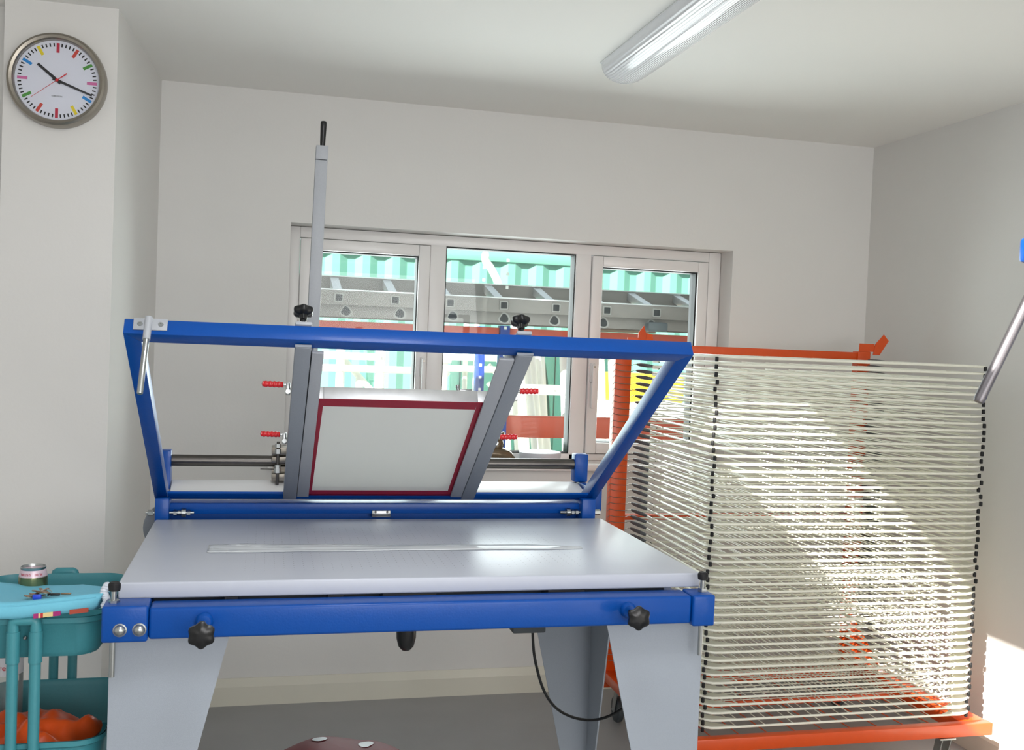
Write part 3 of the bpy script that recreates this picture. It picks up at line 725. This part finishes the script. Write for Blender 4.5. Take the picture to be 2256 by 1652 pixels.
# ------------------------------------------------------------------ trolley
TR = thing('storage_trolley', (-0.435, 2.28, 0), 'teal metal storage trolley with three baskets left of the printing table', 'trolley')
def rrect(cx, cy, hx, hy, r, z, n=8):
    out = []
    for (sx, sy, a0) in ((1, 1, 0), (-1, 1, 90), (-1, -1, 180), (1, -1, 270)):
        for k in range(n+1):
            a = math.radians(a0+90*k/n); out.append((cx+sx*(hx-r)+r*math.cos(a), cy+sy*(hy-r)+r*math.sin(a), z))
    return out
def basket(z0, z1, hx=0.146, hy=0.190):
    cx, cy = -0.430, 2.28
    m = MB()
    m.ring_loft([rrect(cx, cy, hx, hy, 0.055, z1), rrect(cx, cy, hx, hy, 0.055, z1-0.010), rrect(cx, cy, hx-0.004, hy-0.004, 0.055, z1-0.014), rrect(cx, cy, hx-0.012, hy-0.012, 0.05, z0+0.012), rrect(cx, cy, hx-0.020, hy-0.020, 0.045, z0),
        rrect(cx, cy, hx-0.021, hy-0.021, 0.044, z0+0.003), rrect(cx, cy, hx-0.0145, hy-0.0145, 0.05, z0+0.012), rrect(cx, cy, hx-0.0065, hy-0.0065, 0.053, z1-0.014), rrect(cx, cy, hx-0.004, hy-0.004, 0.053, z1-0.002), rrect(cx, cy, hx-0.002, hy-0.002, 0.054, z1+0.001)], cap=False)
    m.box(cx-hx+0.03, cx+hx-0.03, cy-hy+0.03, cy+hy-0.03, z0+0.0005, z0+0.0025)
    o = m.build('basket', 'teal', TR)
    b = MB()
    for y, a in ((cy-hy+0.001, -1), (cy+hy-0.001, 1)):
        b.lathe([(0.0038, 0), (0.0036, 0.0035), (0.002, 0.005)], (cx+0.002, y, (z0+z1)/2+0.004), (0, a, 0), 12)
    b.build('rivet', 'steel', o)
basket(0.775, 0.855); basket(0.515, 0.612); basket(0.10, 0.20)
for sy in (-1, 1):
    y = 2.28+sy*0.2025
    m = MB()
    xa, xb = -0.447, -0.407
    m.tube([(xa, y, 0.10), (xa, y, 0.849), (xa+0.001, y, 0.854), (xa+0.005, y, 0.856), (xb-0.005, y, 0.856), (xb-0.001, y, 0.854), (xb, y, 0.849), (xb, y, 0.10)], 0.0105, 14)
    fr_ = m.build('upright_tube', 'teal', TR)
    for z0, z1 in ((0.775, 0.835), (0.515, 0.590), (0.10, 0.195)):
        m = MB()
        for x in (xa, xb): m.tube([(x, y, z0), (x, y, z1)], 0.0125, 16)
        m.build('tube_collar', 'teal', fr_)
for sx in (-1, 1):
    for sy in (-1, 1):
        x, y = -0.430+sx*0.11, 2.28+sy*0.14
        m = MB(); m.lathe([(0.022, 0), (0.026, 0.004), (0.026, 0.018), (0.022, 0.022)], (x-0.011, y, 0.0262), (1, 0, 0), 20); m.box(x-0.013, x+0.013, y-0.008, y+0.008, 0.03, 0.1)
        m.build('caster', 'darkgrey', TR)

# can in the top basket
CA = thing('drink_can', (-0.4585, 2.30, 0.7785), 'opened gold and pink drink can standing in the teal trolley', 'can')
cx, cy = -0.4585, 2.30
m = MB(); m.lathe([(0.024, 0), (0.026, 0.003), (0.0285, 0.010), (0.0285, 0.1080), (0.0277, 0.113)], (cx, cy, 0.779), (0, 0, 1), 40); m.build('can_body', 'cangold', CA)
m = MB(); m.lathe([(0.0279, 0.1120), (0.0252, 0.1240), (0.0242, 0.1265)], (cx, cy, 0.779), (0, 0, 1), 40); m.build('printed_band', 'canpink', CA)
m = MB(); m.lathe([(0.0240, 0.1262), (0.0252, 0.1290), (0.0252, 0.1315), (0.0238, 0.1325), (0.0229, 0.1300), (0.0225, 0.1260), (0.004, 0.1262)], (cx, cy, 0.779), (0, 0, 1), 40); lidc = m.build('can_lid', 'steel', CA)
m = MB(); m.lathe([(0.009, 0), (0.009, 0.0006)], (cx-0.009, cy-0.004, 0.779+0.1263), (0, 0, 1), 20); m.build('can_opening', 'clockblack', lidc)
for t_, a in (('THE GOLD', -0.42), ('SPECIAL', 0.62)):
    text_obj(t_, 0.0078, 'can_lettering', 'canred', CA, (0, 0, 0.779+0.1175), bend=(cx, cy, 0.0268, a), sx=0.62)
# turquoise pouch lying over the front rim
PO = thing('soft_pouch', (-0.39, 2.17, 0.87), 'turquoise padded pouch draped over the front of the trolley', 'pouch')
def pz(u, v):   # u 0..1 left to right, v 0..1 front to back
    zf = 0.889+0.004*math.sin(u*3)+0.020*max(0, u-0.55)**1.2/0.4
    zb = 0.902-0.033*math.sin(min(1, u*1.25)*PI/2)+0.008*max(0, u-0.5)*2
    return lerp(zf, zb, v)-0.004*math.sin(v*PI)
m = MB()
PXa, PXb = -0.640, -0.287
def prof(u):
    pts = []; x = lerp(PXa, PXb, u); e = math.sin(min(1, (1-u)/0.06)*PI/2)**0.5 if u > 0.94 else 1
    y0, y1 = 2.070, 2.285-0.05*max(0, u-0.8)/0.2
    th = 0.030*e+0.002
    for k in range(13): v = k/12; pts.append((x, lerp(y0, y1, v), pz(u, v)))
    for k in range(1, 6): a = PI*k/6; pts.append((x, y1+0.008*math.sin(a), pz(u, 1)-th/2+th/2*math.cos(a)))
    for k in range(13): v = 1-k/12; pts.append((x, lerp(y0, y1, v), pz(u, v)-th))
    for k in range(1, 6): a = PI*k/6; pts.append((x, y0-0.009*math.sin(a), pz(u, 0)-th/2-th/2*math.cos(a)))
    return pts
m.ring_loft([prof(k/40) for k in range(41)]); pb = m.build('pouch_body', 'pouch', PO)
for dz, r in ((-0.0055, 0.0016), (-0.0215, 0.0016)):
    m = MB(); m.tube([(lerp(PXa, PXb, k/30), 2.0635 if abs(dz+0.012) < 0.007 else 2.064, pz(k/30, 0)+dz) for k in range(1, 30)], r, 6); m.build('piping', 'pouch', PO)
for a, b_, k_ in ((0.655, 0.680, 'pink'), (0.680, 0.690, 'cream'), (0.690, 0.703, 'redprint'), (0.703, 0.752, 'cream'), (0.752, 0.790, 'pink'), (0.835, 0.93, 'orangeprint')):
    m = MB(); y = 2.0605
    m.prism([(lerp(PXa, PXb, a), y, pz(a, 0)-0.0325), (lerp(PXa, PXb, b_), y, pz(b_, 0)-0.0325), (lerp(PXa, PXb, b_), y, pz(b_, 0)-0.024), (lerp(PXa, PXb, a), y, pz(a, 0)-0.024)], (0, 0.006, 0)); m.build('printed_patch', k_, PO)
m = MB()
for k in range(9):
    t = k/8; m.lathe([(0.001, -0.007), (0.006, -0.005), (0.0085, 0), (0.006, 0.005), (0.001, 0.007)], (PXb+0.004+0.003*math.sin(t*7), 2.066+0.012*t, 0.884+0.036*t), (0.2, 0.1, 1), 12)
m.build('fleece_lining', 'fleece', PO)
# keys
KY = thing('key_bunch', (-0.40, 2.115, 0.893), 'bunch of keys with blue tag lying on the turquoise pouch', 'keys')
zk = 0.893
for i, (x, y, a) in enumerate(((-0.428, 2.112, 0.3), (-0.420, 2.118, 0.9), (-0.410, 2.125, 1.3), (-0.402, 2.118, 2.0), (-0.397, 2.105, 2.6))):
    m = MB(); d = Vector((math.cos(a), math.sin(a), 0)); t = Vector((-d.y, d.x, 0)); o = Vector((x, y, zk+0.0022*i))
    m.lathe([(0.009, 0), (0.009, 0.0016)], o, (0.2, 0.1, 1), 14)
    m.prism([o+d*0.006-t*0.003, o+d*0.03-t*0.003, o+d*0.032, o+d*0.03+t*0.003, o+d*0.006+t*0.003], (0, 0, 0.0016)); m.build('key', 'keybrass', KY)
m = MB(); m.box(-0.418, -0.402, 2.092, 2.099, zk-0.002, zk+0.008, 0.002); m.build('blue_tag', 'fobblue', KY)
m = MB(); m.tube([(-0.398+0.011*math.cos(a*PI/8), 2.115+0.004*math.sin(a*PI/8), zk+0.006+0.006*math.sin(a*PI/8)) for a in range(17)], 0.0008, 6); m.build('key_ring', 'steel', KY)
m = MB(); m.box(-0.395, -0.372, 2.112, 2.118, zk+0.0005, zk+0.005, 0.001); m.build('key_fob', 'black', KY)
m = MB(); m.box(-0.371, -0.352, 2.113, 2.118, zk+0.002, zk+0.005, 0.001); m.build('key', 'keybrass', KY)
# orange bag in the middle basket
m = MB()
def bagf(u, v):
    a = u*2*PI; r = 1-v
    k = 1+0.10*math.sin(3*a+1)+0.06*math.sin(7*a+2*v)
    x = -0.435+0.118*r**0.8*math.cos(a)*k*0.95; y = 2.235+0.122*r**0.8*math.sin(a)*k*0.9
    z = 0.572+0.040*(1-r**2.2)+0.012*math.sin(5*a+v*6)*r+0.010*math.sin(x*90)*math.cos(y*70)
    return (x, y, z)
m.grid(bagf, 64, 16, close_u=True)
m.ring_loft([[bagf(u/64, 0) for u in range(64)], [(-0.435+0.10*math.cos(u/64*2*PI), 2.235+0.11*math.sin(u/64*2*PI), 0.520) for u in range(64)]], cap=True)
tag(m.build('plastic_bag', 'bag', loc=(-0.435, 2.27, 0.52)), 'crumpled orange plastic bag in the middle basket of the trolley', 'plastic bag')
# bottle in the middle basket
BT = thing('plastic_bottle', (-0.527, 2.355, 0.52), 'clear plastic bottle with a red-lettered label in the trolley middle basket', 'bottle')
m = MB(); m.lathe([(0.028, 0.0), (0.033, 0.006), (0.033, 0.16), (0.031, 0.175), (0.033, 0.19), (0.025, 0.21), (0.014, 0.228), (0.0135, 0.24)], (-0.527, 2.40, 0.5205), (0, 0, 1), 32); m.build('bottle_body', 'bottleplastic', BT)
m = MB(); m.lathe([(0.015, 0.0), (0.015, 0.014), (0.013, 0.016)], (-0.527, 2.40, 0.756), (0, 0, 1), 20); m.build('bottle_cap', 'white', BT)
m = MB(); m.lathe([(0.0336, 0.135), (0.0336, 0.175)], (-0.527, 2.40, 0.5205), (0, 0, 1), 32); m.build('label_band', 'offwhite', BT)
text_obj('fresh', 0.017, 'label_lettering', 'redprint', BT, (0, 0, 0.5205+0.153), bend=(-0.527, 2.40, 0.0345, 0.1))

# ------------------------------------------------------------------ red spotted stool under the table
ST = thing('spotted_stool', (0.200, 2.33, 0), 'low dark red padded stool with white spots under the table front', 'stool')
m = MB()
def seat(u, v):
    a = u*2*PI; ph = v*PI
    r = math.sin(ph)**0.75; x = 0.198+0.180*r*math.cos(a); y = 2.34+0.14*r*math.sin(a)
    z = 0.405+0.062*math.cos(ph)*(1 if ph < PI/2 else 0.6)
    if ph < PI/2: z += (-0.026*math.exp(-((x-0.245)/0.03)**2)*0.25 + 0.012*math.exp(-((x-0.15)/0.05)**2) - 0.05*max(0, x-0.27))*(1-r*0.6)
    return (x, y, z)
m.grid(seat, 48, 24, close_u=True); sobj = m.build('seat', 'stool', ST)
for x, y, rx, ry in ((0.155, 2.385, 0.016, 0.020), (0.262, 2.370, 0.017, 0.020), (0.20, 2.26, 0.02, 0.017), (0.09, 2.30, 0.018, 0.02), (0.29, 2.28, 0.016, 0.02)):
    m = MB()
    def top_z(px, py):
        r = min(0.999, math.hypot((px-0.198)/0.180, (py-2.34)/0.14)); ph = math.asin(min(1, r**(1/0.75)))
        zz = 0.405+0.062*math.cos(ph); return zz+(-0.026*math.exp(-((px-0.245)/0.03)**2)*0.25+0.012*math.exp(-((px-0.15)/0.05)**2)-0.05*max(0, px-0.27))*(1-r*0.6)
    pts = []
    for k in range(24):
        a = k/24*2*PI; q = 1+0.12*math.sin(2*a+x*50)+0.07*math.sin(3*a); px, py = x+rx*q*math.cos(a), y+ry*q*math.sin(a); pts.append((px, py))
    vs = [m.bm.verts.new((px, py, top_z(px, py)+0.0016)) for px, py in pts]; c0 = m.bm.verts.new((x, y, top_z(x, y)+0.0022))
    for k in range(24): m.bm.faces.new((vs[k], vs[(k+1) % 24], c0))
    m.build('white_spot', 'white', ST)
m = MB(); m.lathe([(0.075, 0), (0.082, 0.01), (0.06, 0.10), (0.058, 0.30), (0.075, 0.375)], (0.198, 2.34, 0.0), (0, 0, 1), 32); m.build('stalk', 'white', ST)

# ------------------------------------------------------------------ things on the window sill
m = MB(); m.lathe([(0.083, 0), (0.085, 0.002), (0.085, 0.027), (0.086, 0.029), (0.086, 0.044), (0.083, 0.046), (0.01, 0.0465)], (1.108, 4.0135-0.03, 0.937), (0, 0, 1), 48)
tag(m.build('round_tin', 'offwhite', loc=(1.108, 3.9835, 0.937)), 'flat round pale grey tin on the window sill', 'tin')
SH = thing('bronze_shoe', (0.96, 4.0, 0.937), 'shiny bronze-brown shoe standing on the window sill', 'shoe')
m = MB(); rings = []
for k in range(15):
    t = k/14; x = lerp(0.845, 1.018, t)
    hh = 0.050*(1-t)**0.6+0.030*math.sin(PI*min(1, t*1.02))**0.6*(0.35+0.65*t)+0.006; hw = 0.022+0.014*math.sin(PI*min(1, t))
    if t > 0.86: q = math.sqrt(max(0.02, 1-((t-0.86)/0.14)**2)); hh *= q; hw *= q
    rings.append([(x, 4.012+hw*math.cos(a*PI/8), 0.940+max(0.0, hh*(0.5+0.5*math.sin(a*PI/8)))+0.004*math.sin(k*1.9+a)*0.4) for a in range(16)])
m.ring_loft(rings); m.build('upper', 'leather', SH)
m = MB(); m.prism([(0.843, 3.99, 0.9372), (0.95, 3.985, 0.9372), (1.0, 3.982, 0.9372), (1.02, 4.0, 0.9372), (1.02, 4.022, 0.9372), (1.0, 4.04, 0.9372), (0.95, 4.038, 0.9372), (0.843, 4.035, 0.9372)], (0, 0, 0.005)); m.build('sole', 'rubber', SH)
m = MB(); rings = []
for k in range(9):
    t = k/8; z = lerp(0.965, 1.055, t); r = 0.026-0.006*t+0.003*math.sin(k*2.3)
    rings.append([(0.925+0.018*t+r*1.1*math.cos(a*PI/8)*(1+0.08*math.sin(a*2+k)), 4.012+r*math.sin(a*PI/8), z+0.004*math.sin(a)) for a in range(16)])
m.ring_loft(rings); m.build('ankle_shaft', 'leather', SH)

# ------------------------------------------------------------------ foreground lever at the right edge
LV = thing('machine_lever', (1.30, 1.32, 0), 'steel lever rod reaching in from the right edge, in front of the drying rack', 'lever')
p0 = Vector((1.0355, 1.30, 1.3600)); p1 = Vector((1.1468, 1.30, 1.5833))
b = MB(); b.tube([p0, lerp(p0, p1, 0.02), p1], [0.0068, 0.0082, 0.0082], 20); b.build('lever_rod', 'leversteel', LV)
m = MB(); m.box(1.1075, 1.18, 1.285, 1.320, 1.572, 1.610, 0.006); m.box(1.18, 1.34, 1.29, 1.315, 1.58, 1.605, 0.003); m.box(1.34, 1.38, 1.285, 1.325, 0.02, 1.605, 0.004); m.box(1.24, 1.48, 1.19, 1.42, 0.0, 0.02, 0.002)
m.build('lever_stand', 'blue', LV)

# ------------------------------------------------------------------ yard outside the window
struct('ground', MB().box(-12, 16, YB+T, 24, -0.25, -0.12), 'conc')
# shipping container
CN = thing('shipping_container', (2.0, 9.9, -0.12), 'green corrugated shipping container standing across the yard', 'container')
m = MB(); pitch = 0.278; CY = 9.5; xs = -4.0; pts = []
n = 46
for k in range(n):
    x = xs+k*pitch
    pts += [(x, CY+0.036), (x+0.070, CY+0.036), (x+0.138, CY), (x+0.208, CY)]
pts.append((xs+n*pitch, CY+0.036))
vs0 = [m.bm.verts.new((x, y, 0.0)) for x, y in pts]; vs1 = [m.bm.verts.new((x, y, 2.20)) for x, y in pts]
for k in range(len(pts)-1): m.bm.faces.new((vs0[k], vs0[k+1], vs1[k+1], vs1[k]))
m.build('side_wall', 'contgreen', CN, smooth=False)
MB().box(xs, xs+n*pitch, CY-0.015, CY+0.10, 2.195, 2.285, 0.004).build('top_rail', 'contgreen', CN)
MB().box(xs, xs+n*pitch, CY-0.010, CY+0.10, -0.12, 0.06, 0.004).build('bottom_rail', 'contgreen', CN)
MB().box(xs, xs+n*pitch, CY+0.10, CY+2.2, 0.0, 2.27).build('container_body', 'contgreen', CN)
# pallet racking with two beams, blue uprights
PR = thing('pallet_racking', (1.2, 5.2, -0.12), 'pallet racking of orange beams and blue uprights outside the window', 'racking')
for y in (4.85,):
    MB().box(1.168, 3.2, y, y+0.05, 1.418, 1.494, 0.003).build('beam', 'beam', PR)
    MB().box(-1.6, 1.118, y, y+0.05, 1.418, 1.494, 0.003).build('beam', 'beam', PR)
    m = MB(); m.box(1.168, 3.2, y, y+0.05, 0.955, 1.058, 0.003); m.box(1.168, 3.2, y+0.004, y+0.054, 1.030, 1.062, 0.002); m.build('beam', 'beam', PR)
MB().box(1.120, 3.2, 6.0, 6.05, 1.42, 1.50, 0.003).build('beam', 'beam', PR)
def upright(x0, x1, y):
    m = MB(); m.box(x0, x1, y, y+0.06, -0.12, 1.505, 0.002); u_ = m.build('upright', 'rackblue', PR)
    h = MB()
    for k in range(30): h.box((x0+x1)/2-0.007, (x0+x1)/2+0.007, y-0.0015, y, 0.10+k*0.066, 0.115+k*0.066)
    h.build('slot_holes', 'pipe', u_)
upright(1.1195, 1.167, 4.83); upright(1.120, 1.165, 5.38)
m = MB(); m.box(1.125, 1.16, 4.90, 5.38, 1.40, 1.46); m.build('cross_tie', 'beam', PR)
# ladders on the racking
def ladder(name, label, ya, za, yb, zb, hh, x0, x1, rx0, pitch, square):
    L = thing(name, ((x0+x1)/2, (ya+yb)/2, za), label, 'ladder', None)
    m = MB(); m.box(x0, x1, ya, ya+0.025, za-hh, za-0.006, 0.001, k='ladder'); m.box(x0, x1, ya-0.004, ya+0.03, za-0.006, za, 0.0015, k='alu'); m.build('stile', None, L)  # brighter lip on both stile tops, added to imitate a highlight rim
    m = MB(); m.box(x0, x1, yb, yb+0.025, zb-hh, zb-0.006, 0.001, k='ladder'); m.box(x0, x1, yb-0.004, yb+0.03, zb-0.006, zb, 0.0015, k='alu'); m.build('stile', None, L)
    k = 0; x = rx0
    while x < x1-0.05:
        m = MB(); za_, zb_ = za-hh*0.55, zb-hh*0.42; w = 0.020
        m.hexa([(x-w, ya+0.024, za_-w), (x+w, ya+0.024, za_-w), (x+w, yb+0.001, zb_-w), (x-w, yb+0.001, zb_-w), (x-w, ya+0.024, za_+w), (x+w, ya+0.024, za_+w), (x+w, yb+0.001, zb_+w), (x-w, yb+0.001, zb_+w)], 0.002)
        r_ = m.build('rung', 'alu', L)
        m = MB()
        if square:
            m.box(x-0.021, x+0.021, ya-0.0015, ya+0.001, za_-0.021, za_+0.021, 0.005, k='holetrim'); m.box(x-0.0145, x+0.0145, ya-0.0020, ya-0.001, za_-0.0145, za_+0.0145, 0.002, k='hole')
        else:
            def tri(s): return [(x+s*(0.026*math.cos(a)+0.006*math.cos(2*a+0.8)), ya, za_+s*(0.025*math.sin(a)+0.005*math.sin(2*a))) for a in [2*PI*q/20 for q in range(20)]]
            m.prism(tri(1.0), (0, -0.0015, 0), k='holetrim'); m.prism([(p[0], p[1]-0.0015, p[2]) for p in tri(0.75)], (0, -0.0006, 0), k='hole')
        m.build('rung_end', None, r_)
        x += pitch; k += 1
    return L
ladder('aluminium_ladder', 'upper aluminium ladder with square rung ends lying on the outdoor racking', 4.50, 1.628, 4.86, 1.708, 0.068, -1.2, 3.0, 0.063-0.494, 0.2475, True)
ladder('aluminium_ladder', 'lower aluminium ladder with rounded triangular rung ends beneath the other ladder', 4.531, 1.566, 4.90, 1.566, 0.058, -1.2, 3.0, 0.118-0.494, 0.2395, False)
bm_ = MB(); bm_.hexa([(1.55, 4.78, 1.4945), (1.80, 4.60, 1.4945), (1.86, 4.66, 1.4945), (1.60, 4.88, 1.4945), (1.55, 4.78, 1.506), (1.80, 4.60, 1.506), (1.86, 4.66, 1.506), (1.60, 4.88, 1.506)], 0.001)
tag(bm_.build('wooden_board', 'wood', loc=(1.7, 4.75, 1.4945)), 'short weathered board lying on the orange racking beam', 'board')
m = MB(); m.box(1.735, 1.835, 4.44, 4.50, 1.500, 1.545, 0.012)
tag(m.build('plastic_end_box', 'darkgrey', loc=(1.785, 4.47, 1.50)), 'small dark grey plastic box above the board on the racking', 'box')

# scaffold frame (white tubes) in the yard
SF = thing('scaffold_frame', (0.75, 7.0, -0.12), 'white tubular scaffold frame leaning outside the left window pane', 'scaffold')
def bar(parent, name, p, r, k='pipe'):
    m = MB(); m.tube(p, r, 12); return m.build(name, k, parent)
for x, r in ((0.510, 0.030), (0.780, 0.034), (1.130, 0.034), (1.230, 0.024)):
    bar(SF, 'standard', [(x, 7.0, -0.12), (x, 7.0, 1.42)], r)
for z, x0, x1 in ((1.290, 0.10, 0.78), (1.205, 0.10, 1.13), (1.03, 0.10, 0.51), (1.285, 1.13, 1.27), (0.70, 0.1, 1.27)):
    bar(SF, 'ledger', [(x0, 6.98, z), (x1, 6.98, z)], 0.024)
bar(SF, 'brace', [(0.52, 7.05, 1.28), (0.80, 7.05, 0.98)], 0.022); bar(SF, 'brace', [(0.66, 7.05, -0.1), (0.645, 7.05, 1.15)], 0.026); bar(SF, 'brace', [(1.13, 7.05, 1.05), (1.27, 7.05, 1.20)], 0.018)
SG = thing('scaffold_frame', (1.5, 7.3, -0.12), 'white tubular scaffold frame behind the blue racking uprights', 'scaffold')
for x in (1.435, 1.515): bar(SG, 'standard', [(x, 7.3, -0.12), (x, 7.3, 1.62)], 0.020)
for z in (1.305, 1.22): bar(SG, 'ledger', [(1.28, 7.26, z), (2.0, 7.26, z)], 0.024)
bar(SG, 'ledger', [(1.28, 7.26, 0.93), (1.9, 7.26, 0.93)], 0.05)
bar(SG, 'brace', [(1.62, 7.34, 1.25), (1.98, 7.34, 0.92)], 0.02); bar(SG, 'brace', [(1.62, 7.34, 1.12), (1.85, 7.34, 0.90)], 0.018)
m = MB(); m.box(1.66, 3.3, 9.1, 9.16, -0.12, 1.44, 0.004)  # added panel; its dark green stands for shade on the container wall
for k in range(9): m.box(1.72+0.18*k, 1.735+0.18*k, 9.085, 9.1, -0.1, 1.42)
M['darkgreen'] = mat('container_shade_green', (52, 96, 84), 0.6, noise=0.15, scale=6)
tag(m.build('shade_panel', 'darkgreen', loc=(2.4, 9.1, -0.12)), 'added dark green ribbed panel standing for shade on the container', 'panel')
# leaning white pipes behind the right half of the middle pane
pp = [(1.56, 1.66, 0.030), (1.62, 1.78, 0.026), (1.68, 1.80, 0.034), (1.74, 1.90, 0.030), (1.80, 1.86, 0.024), (1.86, 1.90, 0.034), (1.93, 1.92, 0.024), (1.99, 1.97, 0.030), (1.50, 1.60, 0.030), (1.60, 1.70, 0.028)]
for i, (xt, xb, r) in enumerate(pp):
    m = MB(); yy = 6.0+0.085*(i % 5); m.tube([(xb, yy, -0.12), (lerp(xb, xt, 0.62), yy+0.12, 0.85), (xt, yy+0.2, 1.36+0.03*(i % 2))], r, 12)
    o = m.build('white_pipe', 'pipe', loc=(xb, yy, -0.12)); tag(o, 'upright white pipe leaning in a bundle behind the lower orange beam', 'pipe', 'white pipes leaning outside the middle pane')
m = MB(); m.box(1.45, 1.80, 5.9, 5.95, 1.115, 1.175, 0.004); tag(m.build('white_plank', 'pipe', loc=(1.6, 5.9, 1.11)), 'white plank lying across the leaning pipes outside', 'plank')
for i, (xt, xb, r) in enumerate(((2.06, 2.12, 0.034), (2.14, 2.24, 0.026))):
    m = MB(); m.tube([(xb, 6.0, -0.12), (xt, 6.1, 1.40)], r, 12); o = m.build('white_pipe', 'pipe', loc=(xb, 6.0, -0.12))
    tag(o, ('thick' if i == 0 else 'thin')+' white pipe standing outside the right-hand pane beside the rack post', 'pipe')
m = MB(); m.tube(spline([(1.90, 8.8, 2.20), (1.875, 8.8, 2.185), (1.885, 8.8, 2.13), (1.94, 8.8, 2.06), (2.03, 8.8, 1.88), (2.2, 8.8, 1.4), (2.3, 8.8, -0.12)], 5), [0.012]+[0.035]*30, 10)
tag(m.build('bent_white_pole', 'pipe', loc=(2.3, 8.8, -0.12)), 'tall bent white pole standing before the green container', 'pole')
YB_ = MB(); YB_.box(2.44, 3.0, 6.9, 7.2, 1.03, 1.235, 0.02, k='yellow'); YB_.box(2.48, 2.96, 6.89, 6.9, 1.12, 1.135, k='yellow')
YB_.box(2.42, 3.02, 6.86, 7.24, -0.12, 1.03, 0.01, k='pipe')
tag(YB_.build('yellow_lidded_bin', None, loc=(2.6, 7.0, -0.12)), 'white bin with a yellow lid standing in the yard behind the right-hand pane', 'bin')
